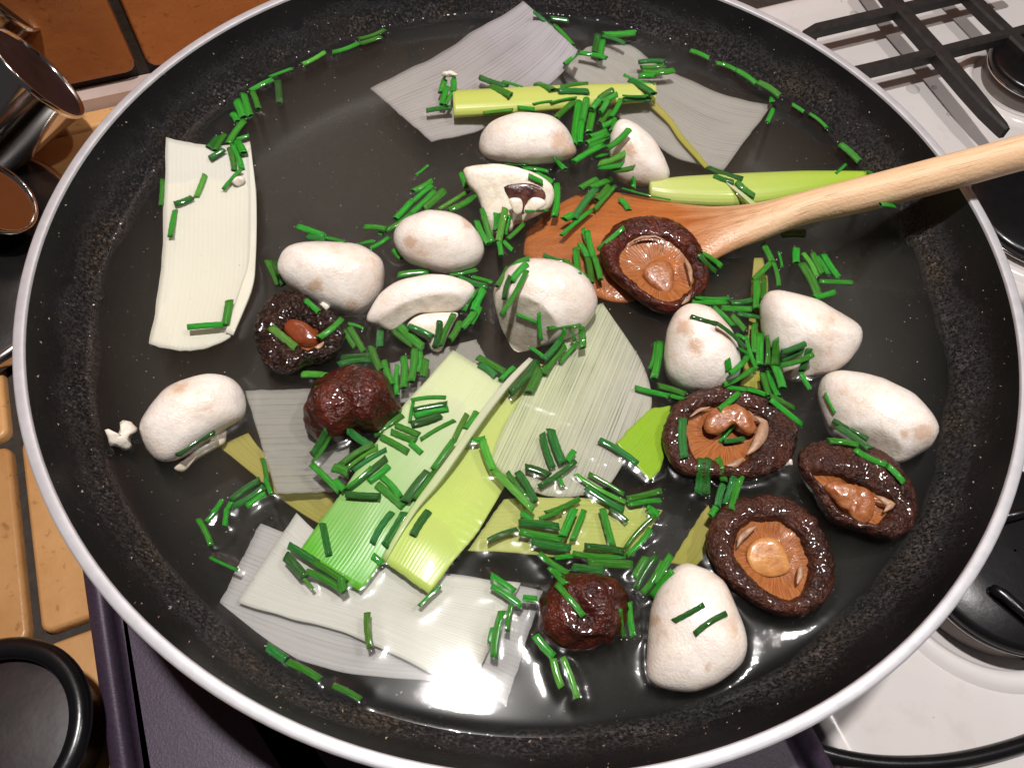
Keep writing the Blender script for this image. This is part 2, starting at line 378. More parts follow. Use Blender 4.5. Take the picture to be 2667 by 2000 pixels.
trim = obj('trim_strip', box_pts(-0.9, 0.9, WALL-0.011, WALL-0.0005, CT-0.004, CT+0.006), BOXF, M_TRIM, parent=wall, smooth=False)
RW = Matrix((E1, Vector((0, 0, 1)), -E2)).transposed()
WP = 0.150
wt = tile_mesh('wall_tile', WP-0.0055, WP-0.0055, M_WTILE)
for i in range(-3, 4):
    for k in range(0, 4):
        place('wall_tile', wt, K(-0.1165+WP*(i+0.5), WALL+0.001, CT+0.009+WP*(k+0.5)), RW, wall)
# hob: white enamel tray with rounded rear corner and shallow raised lip
def rounded_slab(a0, a1, b0, b1, z0, z1, rc, lip=0.0025):
    ring = []
    for cx, cy, q in ((a1-rc, b1-rc, 0), (a0+rc, b1-rc, 90), (a0+rc, b0+rc, 180), (a1-rc, b0+rc, 270)):
        for k in range(9):
            t = math.radians(q+90*k/8); ring.append((cx, cy, math.cos(t), math.sin(t)))
    vs = []
    for ins, z in ((0, z0), (0, z1-0.003), (0.0009, z1-0.0009), (0.003, z1), (0.009, z1), (0.013, z1-lip)):
        vs += [K(c[0]+c[2]*(rc-ins), c[1]+c[3]*(rc-ins), z) for c in ring]
    n = len(ring); fs = strip_faces(6, n, True); fs.append(tuple(range(5*n, 6*n))); return vs, fs
HZ = CT+0.006
v, f = rounded_slab(0.046, 0.75, -0.60, 0.193, -0.13, HZ+0.0025, 0.05)
hob = obj('hob', v, f, M_HOB)
tag(hob, 'glossy white enamel hob surface to the right of the pan', 'hob')
# purple plate at lower left under the pan
v, f = rounded_slab(-0.1815, 0.042, -0.60, 0.05, CT+0.0005, CT+0.0135, 0.004, 0.0)
plate = obj('metal_plate', v, f, M_PURPLE)
tag(plate, 'smooth dark purple metal plate under the lower left of the pan', 'metal plate')

# lathe helper about a vertical axis
def lathe(c, prof, n=64, closed=False):
    vs = []
    for r, z in prof:
        for k in range(n):
            a = 2*math.pi*k/n; vs.append(Vector((c[0]+r*math.cos(a), c[1]+r*math.sin(a), z)))
    fs = strip_faces(len(prof), n, True)
    if closed: fs += [tuple((len(prof)-1)*n+k if k < n else k-n for k in [])] if False else [tuple(((len(prof)-1)*n+(k % n), k % n if False else (len(prof)-1)*n+((k+1) % n), (k+1) % n, k)) for k in range(n)]
    return vs, fs
# ---- pan
IN = [(0.1568, -0.0002), (0.1556, -0.004), (0.1532, -0.0095), (0.1500, -0.0145), (0.1466, -0.0185), (0.1432, -0.0235), (0.1400, -0.030), (0.1365, -0.0365), (0.131, -0.0415), (0.124, -0.0440), (0.112, -0.0450), (0.06, -0.0452), (0.0005, -0.0452)]
OUTP = [(0.1598, -0.0012), (0.1594, -0.004), (0.1565, -0.012), (0.1520, -0.020), (0.1465, -0.028), (0.142, -0.037), (0.134, -0.045), (0.124, -0.049), (0.06, -0.050), (0.0005, -0.050)]
pan = empty('frying_pan', (0, 0, -0.050), 'large black nonstick frying pan with bare aluminium rim, full of broth', 'pan')
v, f = lathe((0, 0), IN, 192); inn = obj('cooking_surface', v, [q[::-1] for q in f], M_PAN, pan)
v, f = lathe((0, 0), OUTP, 160); obj('outer_shell', v, f, M_OUT, pan)
v, f = lathe((0, 0), [(0.15665, -0.0006), (0.15675, 0.0003), (0.1570, 0.00045), (0.1578, 0.0005), (0.1594, 0.0005), (0.1599, 0.0003), (0.1601, -0.0005), (0.1598, -0.0014)], 192)
obj('rim', v, f, M_ALU, pan)

# ================================================================== FOOD
LASTD = 0.0
CUTF = []          # which vertices of the last body lie on a cut face
def inflate(outline, zc, front, back=None, nr=12, na=56, pw=2.2, cuts=(), wr=0, wsc=120, axis=None, center=None, seed=0, flat=0.0):
    """closed rounded body whose middle section is the given outline, facing the viewer side and bulging both ways"""
    O = spline(outline, na, True)
    C2 = np.array(center) if center is not None else O.mean(0)
    C = at(tuple(C2), zc); n = (CAM-C).normalized()
    if axis is not None: n = Vector(axis).normalized()
    def onplane(p):
        d = ray(p); return CAM + d*((C-CAM).dot(n)/d.dot(n))
    if axis is not None: nn = n
    P = [onplane(tuple(p)) for p in O]
    R = sum((p-C).length for p in P)/len(P)
    global LASTD
    D1 = front*R; LASTD = D1; D2 = (back if back is not None else front)*R
    vs = []; sv = Vector((seed*3.1, seed*1.7, 0))
    cl = []
    for (x1, y1, x2, y2, slope, base) in cuts:
        a, b = onplane((x1, y1)), onplane((x2, y2)); t = (b-a).normalized(); cl.append((a, t.cross(n), slope, base))
    CUTF.clear()
    def put(q, h, sgn):
        h0 = h
        for a, nor, sl, base in cl:
            if sgn > 0:
                d = (q-a).dot(nor)
                h = min(h, base*D1 - sl*d) if d > -0.004 else min(h, base*D1 + sl*0.004)
        CUTF.append(1.0 if (sgn > 0 and h < h0*0.97) else 0.0)
        p = q + n*(h*sgn)
        if wr:
            w = noise.ridged_multi_fractal((p+sv)*wsc, 1.0, 2.0, 3, 1.0, 2.0)
            p += ((p-C).normalized())*((w-1.0)*wr)
        else:
            p += (p-C).normalized()*(fbm(p+sv, 75, 2)*R*0.04 + fbm(p+sv, 230, 3)*R*0.012)
        return p
    rs = [math.sin(0.5*math.pi*(k+1)/nr) for k in range(nr)]
    vs.append(put(C.copy(), D1*(1-flat*0), 1))
    for r in rs:
        for p in P:
            h = D1*max(0.0, (1-r**pw))**(1/pw); vs.append(put(C+(p-C)*r, h, 1))
    for r in rs[-2::-1]:
        for p in P:
            h = D2*max(0.0, (1-r**2.2))**(1/2.2); vs.append(put(C+(p-C)*r, h, -1))
    vs.append(put(C.copy(), D2, -1))
    fs = [(0, 1+(k+1) % na, 1+k) for k in range(na)]
    nring = 2*nr-1
    fs += [tuple(1+i for i in q) for q in strip_faces(nring, na, True)]
    L = len(vs)-1; b0 = 1+(nring-1)*na
    fs += [(L, b0+k, b0+(k+1) % na) for k in range(na)]
    # uniform winding outward: front faces counter-clockwise seen from +n
    ar = (P[0]-C).cross(P[1]-C).dot(n)
    if ar > 0: fs = [q[::-1] for q in fs]
    return vs, fs, C
def ZL(n, pts): return [Z(n, *p) for p in pts]
def VL(pts): return [V(*p) for p in pts]

# ---- button mushrooms: (label, outline, zc, front, cuts)
def wear(o, cf, scuffs):
    at_ = o.data.color_attributes.new('wear', 'FLOAT_COLOR', 'POINT'); off = o.location
    for i, v in enumerate(o.data.vertices):
        s = 0.0
        if scuffs:
            q = px(v.co+off)
            for (sx, sy, sr_) in scuffs: s = max(s, 1-min(1, math.hypot(q[0]-sx, q[1]-sy)/sr_))
        at_.data[i].color = (cf[i] if cf else 0, s, 0, 1)
def button(label, outline, zc, front=0.75, back=0.8, cuts=(), seed=0, scuffs=(), **kw):
    vs, fs, C = inflate(outline, WL+zc, front, back, cuts=cuts, seed=seed, nr=14, na=64, **kw)
    o = obj('button_mushroom', vs, fs, M_BUT, soup=True); wear(o, list(CUTF), scuffs)
    tag(o, label, 'mushroom', 'white button mushroom pieces in the broth'); return o
button('white button mushroom half just below the yellow leek core', ZL(2, [(905, 950), (930, 850), (1010, 770), (1180, 718), (1340, 735), (1440, 800), (1510, 910), (1525, 990), (1440, 1040), (1300, 1062), (1100, 1055), (950, 1020)]), 0.003, 0.8, seed=1, cuts=[(*Z(2, 1330, 880), *Z(2, 1180, 720), 0.35, 0.97)], scuffs=[(*Z(2, 1420, 900), 60), (*Z(2, 1480, 970), 50)])
button('white button mushroom half left of the pale green leek tube, under crossed chives', ZL(2, [(1745, 870), (1790, 775), (1860, 765), (1960, 830), (2050, 930), (2110, 1050), (2125, 1120), (2080, 1175), (1960, 1198), (1840, 1180), (1770, 1120), (1740, 1000)]), 0.004, 0.8, seed=2, scuffs=[(*Z(2, 1860, 960), 45)])
button('smooth egg-shaped white mushroom left of the halved mushroom with dark gills', [Z(2, 355, 1540), Z(2, 400, 1430), Z(2, 520, 1360), Z(2, 660, 1348), Z(2, 800, 1390), Z(2, 890, 1470), Z(2, 935, 1560), Z(5, 930, 20), Z(5, 850, 100), Z(5, 690, 140), Z(5, 560, 110), Z(5, 430, 50)], 0.004, 0.8, seed=3, scuffs=[(*Z(2, 460, 1550), 40), (*Z(2, 840, 1410), 45)])
button('white button mushroom above the cracked dark shiitake, with a brown scuff', VL([(598, 570), (625, 530), (690, 520), (770, 528), (822, 560), (828, 610), (815, 650), (775, 682), (720, 672), (650, 640), (612, 605)]), 0.003, 0.8, seed=4, scuffs=[(*Z(4, 2020, 210), 40), (*Z(4, 1880, 230), 35), (*V(760, 660), 40)])
button('cream button mushroom with a flat grey cut side, right of the curved slice', ZL(5, [(992, 250), (1050, 140), (1130, 65), (1280, 33), (1430, 50), (1560, 130), (1640, 220), (1665, 330), (1610, 440), (1480, 540), (1320, 590), (1140, 632), (1070, 520), (1020, 420)]), 0.003, 0.8,
       cuts=[(*Z(5, 1040, 200), *Z(5, 1560, 560), 0.9, 0.85)], seed=5)
button('upright oval cream mushroom with a peeled tan spot, beside the thin yellow stalk', VL([(1434, 800), (1437, 730), (1455, 680), (1490, 657), (1535, 665), (1570, 700), (1597, 760), (1598, 810), (1570, 840), (1515, 852), (1465, 840)]), 0.004, 0.8, seed=6, scuffs=[(*Z(6, 110, 600), 50), (*Z(6, 40, 480), 50)])
button('plain white mushroom wedge right of the thin yellow stalk', ZL(6, [(525, 400), (530, 310), (590, 243), (740, 252), (900, 300), (1060, 390), (1160, 470), (1165, 560), (1100, 680), (960, 770), (800, 820), (690, 810), (620, 700), (545, 560)]), 0.003, 0.75,
       cuts=[(*Z(6, 560, 560), *Z(6, 1150, 640), 0.45, 0.92)], seed=7)
button('white mushroom wedge nearest the right side of the pan', ZL(6, [(900, 900), (930, 800), (1010, 760), (1150, 760), (1320, 800), (1500, 890), (1630, 1020), (1672, 1130), (1600, 1240), (1480, 1320), (1390, 1348), (1230, 1300), (1050, 1220), (960, 1150), (920, 1020)]), 0.003, 0.75,
       cuts=[(*Z(6, 960, 1080), *Z(6, 1600, 1240), 0.7, 0.85)], seed=8, scuffs=[(*Z(6, 1570, 1150), 60), (*Z(6, 1450, 1160), 30)])
o = empty('button_mushroom', at(V(415, 950), WL-0.012), 'pale pink whole button mushroom with stem, alone at the left', 'mushroom', 'white button mushroom pieces in the broth')
vs, fs, C = inflate(ZL(4, [(888, 1120), (920, 1020), (990, 930), (1100, 845), (1290, 776), (1440, 785), (1540, 850), (1577, 960), (1555, 1050), (1450, 1130), (1300, 1230), (1150, 1320), (1040, 1335), (950, 1260)]), WL+0.002, 0.75, 0.55, nr=14, na=64, seed=9)
obj('cap', vs, fs, M_BUT, o, soup=True)
vs, fs, C = inflate(ZL(4, [(1430, 1100), (1445, 1200), (1380, 1250), (1260, 1320), (1190, 1390), (1150, 1400), (1110, 1370), (1190, 1310), (1260, 1220), (1340, 1120)]), WL-0.004, 0.5, 0.5, seed=10)
obj('stem', vs, fs, M_CUT, o, soup=True)
button('white mushroom wedge at the bottom right with two dark chives on it', VL([(1396, 1440), (1400, 1360), (1420, 1275), (1465, 1222), (1510, 1222), (1560, 1252), (1592, 1310), (1612, 1380), (1605, 1425), (1570, 1465), (1510, 1492), (1440, 1485), (1405, 1470)]), 0.004, 0.6,
       cuts=[(*V(1470, 1240), *V(1430, 1480), 0.25, 0.93), (*V(1570, 1470), *V(1560, 1260), 0.5, 0.93)], seed=11, scuffs=[(*V(1410, 1340), 45), (*V(1530, 1440), 25)])
# halved mushroom showing gills
o = empty('button_mushroom', at(V(1100, 430), WL-0.006), 'halved button mushroom showing dark gills on its cut face', 'mushroom', 'white button mushroom pieces in the broth')
vs, fs, C = inflate(ZL(2, [(805, 1090), (850, 1062), (960, 1052), (1080, 1060), (1230, 1095), (1350, 1165), (1382, 1235), (1360, 1320), (1280, 1375), (1190, 1420), (1130, 1440), (1112, 1485), (1050, 1490), (985, 1500), (940, 1400), (890, 1260), (830, 1180)]), WL+0.004, 0.42, 0.8, pw=5, nr=14, na=72, seed=12, center=Z(2, 1090, 1230))
DF = LASTD
obj('flesh', vs, fs, M_CUT, o, soup=True)
CF = (CAM-C).normalized()
def lift(pts, d, zc): return pts
def patch(outline, base_z, front, mat, name, parent, off, **kw):
    vs, fs, C = inflate(outline, base_z, front, front, nr=6, na=32, **kw)
    n = (CAM-C).normalized(); vs = [v+n*off for v in vs]
    return obj(name, vs, fs, mat, parent, soup=True)
patch(ZL(2, [(1065, 1200), (1130, 1180), (1230, 1178), (1310, 1215), (1330, 1270), (1300, 1285), (1230, 1270), (1200, 1340), (1180, 1380), (1170, 1300), (1125, 1370), (1112, 1300), (1090, 1260)]), WL+0.004, 0.15, M_DGILL, 'gills', o, DF-0.0002, center=Z(2, 1180, 1240))
patch(ZL(2, [(1100, 1275), (1160, 1272), (1180, 1300), (1175, 1360), (1135, 1370), (1110, 1320)]), WL+0.004, 0.3, M_CUT, 'inner_flesh', o, DF+0.0004)
patch(ZL(2, [(1215, 1300), (1250, 1265), (1310, 1275), (1330, 1310), (1270, 1350), (1200, 1368), (1195, 1330)]), WL+0.004, 0.3, M_CUT, 'inner_flesh', o, DF+0.0004)
# curved slice
o = empty('button_mushroom', at(V(915, 670), WL-0.006), 'curved slice of button mushroom with pinkish skin between two whole caps', 'mushroom', 'white button mushroom pieces in the broth')
vs, fs, C = inflate(ZL(5, [(180, 430), (215, 340), (280, 250), (400, 175), (540, 142), (690, 138), (800, 165), (880, 225), (850, 300), (775, 365), (640, 385), (520, 395), (430, 440), (340, 500), (250, 470)]), WL+0.003, 0.5, 0.6, nr=12, na=64, seed=13, center=Z(5, 540, 290), cuts=[(*Z(5, 225, 390), *Z(5, 870, 225), 0.55, 0.86)])
cf_ = list(CUTF); oc_ = obj('cap', vs, fs, M_BUT, o, soup=True); wear(oc_, cf_, [])
vs, fs, C = inflate(ZL(5, [(440, 470), (480, 415), (560, 385), (680, 378), (770, 385), (740, 450), (700, 540), (660, 625), (600, 620), (570, 560), (500, 520)]), WL+0.001, 0.4, 0.5, seed=14)
obj('stem', vs, fs, M_CUT, o, soup=True)

# ---- shiitake, gills up
def ring_cap(outer, inner, zc, label, mat, stem, stem_mat, hb=0.0045, gd=0.004, cut=None, stem_h=0.8, stem_z=0.0, stem_w=0.0007, edge=None, na=160, wamp=0.0006, gill_mat=None):
    Cp = np.mean(spline(inner, 60, True), 0); c3 = at(tuple(Cp), WL)
    o = empty('shiitake_mushroom', (c3.x, c3.y, WL-0.008), label, 'shiitake', 'dark shiitake mushrooms in the broth')
    P = spline(outer, na, True); Q = spline(inner, na, True)
    zt = WL+zc
    W2 = lambda pts, z: [at(tuple(p), z) for p in pts]
    A, B = W2(P, WL), W2(Q, zt)
    # match inner to outer by angle round the centre
    def radial(pts):
        c = Vector((c3.x, c3.y, 0)); th = np.array([math.atan2(p.y-c.y, p.x-c.x) for p in pts]); r = np.array([math.hypot(p.x-c.x, p.y-c.y) for p in pts])
        i = np.argsort(th); th, r = th[i], r[i]
        th = np.concatenate([th-2*math.pi, th, th+2*math.pi]); r = np.concatenate([r, r, r]); return lambda t: np.interp(t, th, r)
    ra, rb = radial(A), radial(B)
    prof_n = 22; vs = []
    for i in range(prof_n):
        s = i/(prof_n-1)
        for k in range(na):
            t = -math.pi + 2*math.pi*k/na; R1, R0 = float(ra(t)), float(rb(t))
            R0 = min(R0, R1-0.0032); mid = (R1+R0)/2; hw = (R1-R0)/2
            a = math.pi*1.18*s - 0.18*math.pi     # from below the outer edge over the top to the inner lip
            h = max(hb*0.55, hw*0.42)
            r = mid + hw*math.cos(a); z = zt - 0.001 + h*math.sin(a)
            if s < 0.15: z = zt-0.001 + h*math.sin(a)*1.2
            p = Vector((c3.x+r*math.cos(t), c3.y+r*math.sin(t), z))
            w = noise.ridged_multi_fractal(p*300, 0.9, 2.0, 3, 1.0, 2.0)-1.0
            d = Vector((math.cos(a)*math.cos(t), math.cos(a)*math.sin(t), math.sin(a)))
            p += d*(w*wamp*min(1, s*6))
            vs.append(p)
    # closed underside bowl
    n0 = len(vs)
    for q, dz in ((0.85, -0.007), (0.5, -0.010), (0.02, -0.011)):
        for k in range(na):
            t = -math.pi + 2*math.pi*k/na; r = float(ra(t))*q
            vs.append(Vector((c3.x+r*math.cos(t), c3.y+r*math.sin(t), zt+dz)))
    fs = strip_faces(prof_n, na, True)
    fs += [tuple(q) for q in [(k+n0, (k+1) % na+n0, (k+1) % na, k) for k in range(na)]]
    fs += [tuple(n0+i for i in q[::-1]) for q in strip_faces(3, na, True)]
    obj('cap', vs, fs, mat, o, soup=True)
    # gills: shallow dish with radial ridges
    vs, uv = [], []; NR = 14; ng = 240
    for i in range(NR):
        s = i/(NR-1)
        for k in range(ng):
            t = -math.pi + 2*math.pi*k/ng; r = min(float(rb(t))+0.0008, float(ra(t))-0.0028)*(1-s)+0.0004
            z = zt - 0.0007 - gd*(1-(1-s)**2)*0.7 + (0.00011 if k % 4 < 2 else -0.00011)*math.sin(math.pi*min(1, s*1.5)) + fbm((r*math.cos(t), r*math.sin(t), zc), 300, 2)*0.0004
            vs.append(Vector((c3.x+r*math.cos(t), c3.y+r*math.sin(t), z))); uv.append((k/ng if k < ng else 0, s))
    obj('gills', vs, strip_faces(NR, ng, True), gill_mat or M_GILL, o, uv=uv, soup=True)
    if stem:
        v2, f2, C = inflate(stem, zt+stem_z, stem_h, 0.6, nr=12, na=48, pw=3.0, wr=stem_w, wsc=210, axis=(0.0, -0.25, 1.0))
        obj('stem', v2, f2, stem_mat, o, soup=True)
    if edge:
        for e in edge:
            q = [at(tuple(p), zt+0.0012) for p in poly_len(e[0], 14)]; w = e[1]; vs = []
            for k, p in enumerate(q):
                d = (q[min(k+1, 13)]-q[max(k-1, 0)]).normalized(); sd = Vector((-d.y, d.x, 0)); ww = w*math.sin(math.pi*(k+0.6)/14.2)
                for a in range(8):
                    an = 2*math.pi*a/8; vs.append(p+sd*ww*math.cos(an)+Vector((0, 0, ww*0.7*math.sin(an)+fbm(p, 400)*0.0004)))
            obj('veil_edge', vs, strip_faces(14, 8, True)+[tuple(range(7, -1, -1)), tuple(range(13*8, 14*8))], M_EDGE, o, soup=True)
    return o
A6 = lambda pts: [(1500+x/3.386, 560+y/3.386) for x, y in pts]
A7 = lambda pts: [(1600+x/2.5525, 1000+y/2.5525) for x, y in pts]
A8 = lambda pts: [(600+x/3.0164, 700+y/3.0164) for x, y in pts]
ring_cap(A6([(205, 340), (250, 240), (350, 140), (480, 90), (640, 70), (800, 95), (920, 160), (1040, 280), (1110, 420), (1145, 560), (1130, 680), (1060, 760), (960, 830), (850, 900), (700, 880), (560, 800), (420, 690), (280, 560), (215, 440)]),
         A6([(385, 420), (400, 320), (460, 245), (560, 195), (680, 185), (790, 220), (890, 260), (970, 350), (1020, 480), (1030, 620), (1010, 720), (920, 790), (830, 860), (740, 820), (620, 760), (520, 670), (440, 560)]),
         0.0042, 'dark shiitake with orange gills lying against the wooden spoon blade', M_SHR,
         A6([(590, 520), (640, 430), (740, 400), (830, 430), (865, 530), (855, 640), (800, 710), (740, 690), (650, 620)]), M_STEM, stem_h=0.34, stem_w=0.0, stem_z=-0.002,
         edge=[(A6([(470, 245), (580, 195), (700, 190), (790, 225)]), 0.0006), (A6([(960, 370), (1005, 480), (1015, 600)]), 0.0009), (A6([(1010, 690), (980, 750), (930, 790)]), 0.0008)])
ring_cap(A7([(310, 380), (330, 270), (400, 160), (520, 90), (680, 45), (860, 55), (1010, 90), (1120, 170), (1185, 290), (1190, 420), (1130, 540), (1010, 620), (860, 650), (700, 640), (540, 640), (410, 600), (335, 500)]),
         A7([(490, 260), (520, 200), (620, 150), (740, 135), (860, 150), (930, 200), (1005, 250), (1000, 330), (950, 420), (900, 480), (830, 530), (750, 555), (640, 500), (540, 490), (495, 400)]),
         0.004, 'dark shiitake with torn pale edge and a folded brown stem, below the oval cream mushroom', M_SH,
         A7([(600, 260), (640, 180), (740, 145), (840, 150), (910, 220), (950, 300), (900, 340), (830, 310), (790, 270), (700, 330), (620, 320)]), M_STEM, stem_h=0.4, stem_z=0.001,
         edge=[(A7([(930, 215), (1000, 260), (975, 350), (930, 420), (880, 470)]), 0.0019), (A7([(860, 490), (800, 535), (740, 545)]), 0.0011), (A7([(500, 220), (560, 175), (640, 150)]), 0.0006)])
ring_cap(A7([(1190, 530), (1230, 455), (1340, 415), (1480, 410), (1620, 440), (1760, 500), (1870, 600), (1930, 700), (1970, 820), (1950, 940), (1880, 1030), (1780, 1055), (1660, 1020), (1520, 980), (1400, 920), (1340, 830), (1290, 740), (1220, 640)]),
         A7([(1285, 615), (1380, 595), (1500, 620), (1640, 670), (1760, 720), (1850, 790), (1820, 860), (1750, 930), (1700, 1010), (1620, 985), (1540, 940), (1480, 870), (1440, 780), (1350, 680)]),
         0.005, 'dark shiitake folded to a point, rightmost of the shiitakes', M_SH,
         A7([(1400, 690), (1460, 650), (1540, 665), (1640, 690), (1710, 740), (1728, 820), (1700, 900), (1640, 935), (1580, 910), (1540, 850), (1470, 790)]), M_STEM, stem_h=0.4, stem_z=0.001,
         edge=[(A7([(1740, 740), (1800, 780), (1845, 800), (1790, 850)]), 0.0012)])
ring_cap(A7([(597, 1060), (620, 960), (680, 860), (800, 790), (960, 765), (1100, 780), (1220, 840), (1320, 930), (1380, 1060), (1430, 1200), (1425, 1340), (1380, 1450), (1300, 1520), (1180, 1560), (1040, 1540), (900, 1470), (780, 1380), (680, 1280), (620, 1170)]),
         A7([(800, 1090), (820, 1000), (890, 930), (1000, 900), (1120, 915), (1200, 970), (1260, 1060), (1290, 1170), (1290, 1290), (1250, 1390), (1170, 1430), (1060, 1400), (960, 1330), (880, 1250), (830, 1180)]),
         0.004, 'round dark shiitake with golden stem stub, above the bottom right mushroom wedge', M_SH,
         A7([(880, 1150), (900, 1070), (970, 1025), (1060, 1025), (1120, 1080), (1150, 1160), (1165, 1230), (1110, 1270), (1010, 1280), (920, 1240)]), M_STEMY, stem_h=0.22, stem_w=0.00015, stem_z=-0.0015,
         edge=[(A7([(815, 1085), (840, 1020), (900, 970), (945, 945)]), 0.0010), (A7([(1215, 1330), (1235, 1270), (1240, 1190)]), 0.0009)])
ring_cap(A8([(210, 560), (240, 440), (310, 330), (420, 250), (540, 240), (640, 280), (720, 350), (820, 420), (890, 500), (905, 600), (860, 700), (740, 770), (600, 800), (480, 870), (350, 840), (265, 730)]),
         A8([(420, 470), (460, 400), (530, 390), (610, 420), (680, 470), (740, 530), (700, 600), (620, 640), (520, 610), (440, 550)]),
         0.005, 'small cracked nearly black shiitake curled around a red brown stem', M_SHC,
         A8([(425, 480), (470, 405), (560, 415), (640, 460), (700, 530), (680, 600), (590, 615), (500, 580)]), M_STEMR, stem_h=0.5, stem_w=0.0002, stem_z=-0.001, hb=0.005, wamp=0.0011,
         edge=[(A8([(650, 640), (700, 610), (740, 570)]), 0.0008)])
for lab, outl, zc, fr in (('wrinkled red brown shiitake cap left of the pale green leek leaf', A8([(595, 1130), (610, 1010), (700, 890), (820, 810), (960, 780), (1100, 800), (1220, 870), (1300, 970), (1320, 1080), (1280, 1180), (1180, 1260), (1030, 1300), (900, 1330), (760, 1340), (650, 1290)]), 0.003, 0.75),
                          ('wrinkled dark red shiitake cap between white leek sheet and mushroom wedge', VL([(1166, 1345), (1175, 1290), (1205, 1255), (1260, 1240), (1310, 1248), (1348, 1280), (1358, 1320), (1335, 1365), (1290, 1392), (1240, 1398), (1190, 1385)]), 0.001, 0.6)):
    vs, fs, C = inflate(outl, WL+zc, fr, 0.6, nr=34, na=130, wr=0.0021, wsc=78, seed=len(lab))
    o = obj('shiitake_mushroom', vs, fs, M_SHR, soup=True); tag(o, lab, 'shiitake', 'dark shiitake mushrooms in the broth')

# ---- leek pieces
GREY = (0.30, 0.29, 0.30)
def leek(label, A, B, z, mat, camber=0.0, bow1=(0, 0), thick=0.0007, nu=34, nv=18, fiber=None, name='leek_piece', wav=0.0006, parent=None, bow=(0, 0)):
    a, b = spline(A, nu), spline(B, nu)
    if np.isscalar(z): z = [z, z]
    zz = np.interp(np.linspace(0, 1, nu), np.linspace(0, 1, len(z)), z)
    top, uv = [], []
    for i in range(nu):
        for j in range(nv):
            v = j/(nv-1); p = a[i]*(1-v)+b[i]*v + np.array(bow)*(4*v*(1-v)*(1-i/(nu-1))) + np.array(bow1)*(4*v*(1-v)*(i/(nu-1))**2)
            if nv > 8:                      # slightly ragged cut ends and wavy sides
                e_ = max(0.0, 1-min(i, nu-1-i)/3.0); dv = (a[min(i+1, nu-1)]-a[max(i-1, 0)]); dv = dv/np.linalg.norm(dv)
                p = p + dv*e_*3.0*noise.noise(Vector((v*22, i*0.01, sum(a[0])*0.01)))
                w_ = max(0.0, 1-min(j, nv-1-j)/2.0); dn = np.array([-dv[1], dv[0]])
                p = p + dn*w_*3.0*noise.noise(Vector((i*0.3, j, sum(b[0])*0.01)))
            zc = WL+zz[i]+camber*(1-(2*v-1)**2)
            q = at(tuple(p), zc); q = q + Vector((0, 0, fbm(q, 45, 2)*wav))
            top.append(q); uv.append((i/(nu-1), v))
    if fiber:                                  # straight ribs along one direction, whatever the cut outline
        f0, f1 = at(fiber[0], WL), at(fiber[1], WL); fa = (f1-f0); fl_ = fa.length; fa = fa/fl_; fb = Vector((-fa.y, fa.x, 0))
        uv = [((q-f0).dot(fa)/fl_, 0.5+(q-f0).dot(fb)/fiber[2]) for q in top]
    bot = [q-Vector((0, 0, thick)) for q in top]
    n = nu*nv; fs = strip_faces(nu, nv); 
    nz = (top[fs[0][1]]-top[fs[0][0]]).cross(top[fs[0][2]]-top[fs[0][0]]).z
    if nz < 0: fs = [q[::-1] for q in fs]
    bf = [tuple(n+i for i in q[::-1]) for q in fs]
    per = [j for j in range(nv)]+[i*nv+nv-1 for i in range(1, nu)]+[(nu-1)*nv+j for j in range(nv-2, -1, -1)]+[i*nv for i in range(nu-2, 0, -1)]
    sd = [(per[k], per[(k+1) % len(per)], n+per[(k+1) % len(per)], n+per[k]) for k in range(len(per))]
    if nz < 0: pass
    sd = [q[::-1] for q in sd] if nz > 0 else sd
    o = obj(name, top+bot, fs+bf+sd, mat, parent, uv=uv+uv, soup=True)
    if label: tag(o, label, 'leek', 'cut pieces of leek in the broth')
    return o
ML_GREY = m_leek('translucent_grey_leek', (0.62, 0.59, 0.58), (0.60, 0.57, 0.60), 0.72, 0.6, lines=85, dark=(0.34, 0.31, 0.35), ribs=26)
ML_GREY2 = m_leek('translucent_leek', (0.66, 0.64, 0.60), (0.58, 0.56, 0.53), 0.64, 0.45, lines=85, dark=(0.42, 0.40, 0.39), ribs=30)
ML_DIM = m_leek('deep_grey_leek', (0.52, 0.51, 0.47), (0.50, 0.49, 0.46), 0.60, 0.35, lines=60, dark=(0.32, 0.31, 0.30), ribs=16)
ML_WHITE = m_leek('white_leek', (0.78, 0.77, 0.69), (0.80, 0.78, 0.69), 1.0, 0.10, lines=46, dark=(0.48, 0.46, 0.38), ribs=20, wet=True)
ML_WHITE2 = m_leek('milky_leek', (0.74, 0.74, 0.70), (0.76, 0.76, 0.70), 0.82, 0.14, lines=60, dark=(0.52, 0.51, 0.50), ribs=38)
ML_YEL = m_leek('yellow_green_leek', (0.62, 0.68, 0.16), (0.66, 0.70, 0.20), 1.0, 0.25, lines=40, dark=(0.48, 0.58, 0.08), ribs=10, wet=True)
ML_TUBE = m_leek('lime_leek_tube', (0.66, 0.72, 0.26), (0.44, 0.62, 0.06), 1.0, 0.2, lines=40, dark=(0.42, 0.58, 0.08), ribs=12, wet=True)
ML_G1 = m_leek('pale_to_green_leek', (0.70, 0.75, 0.50), (0.11, 0.48, 0.02), 1.0, 0.26, mid=0.56, lines=55, dark=(0.36, 0.55, 0.14), ribs=20, wet=True)
ML_G2 = m_leek('yellow_lime_leek', (0.66, 0.73, 0.27), (0.55, 0.70, 0.17), 1.0, 0.15, mid=0.5, lines=40, dark=(0.44, 0.60, 0.08), ribs=16, wet=True)
ML_STR = m_leek('pale_leek_fold', (0.66, 0.66, 0.52), (0.50, 0.62, 0.24), 1.0, 0.3, lines=6, dark=(0.46, 0.54, 0.24), ribs=3, wet=True)
ML_BIG = m_leek('broad_pale_leek', (0.72, 0.78, 0.50), (0.62, 0.60, 0.54), 0.86, 0.95, mid=0.45, lines=80, dark=(0.26, 0.29, 0.21), across=True, ribs=44)
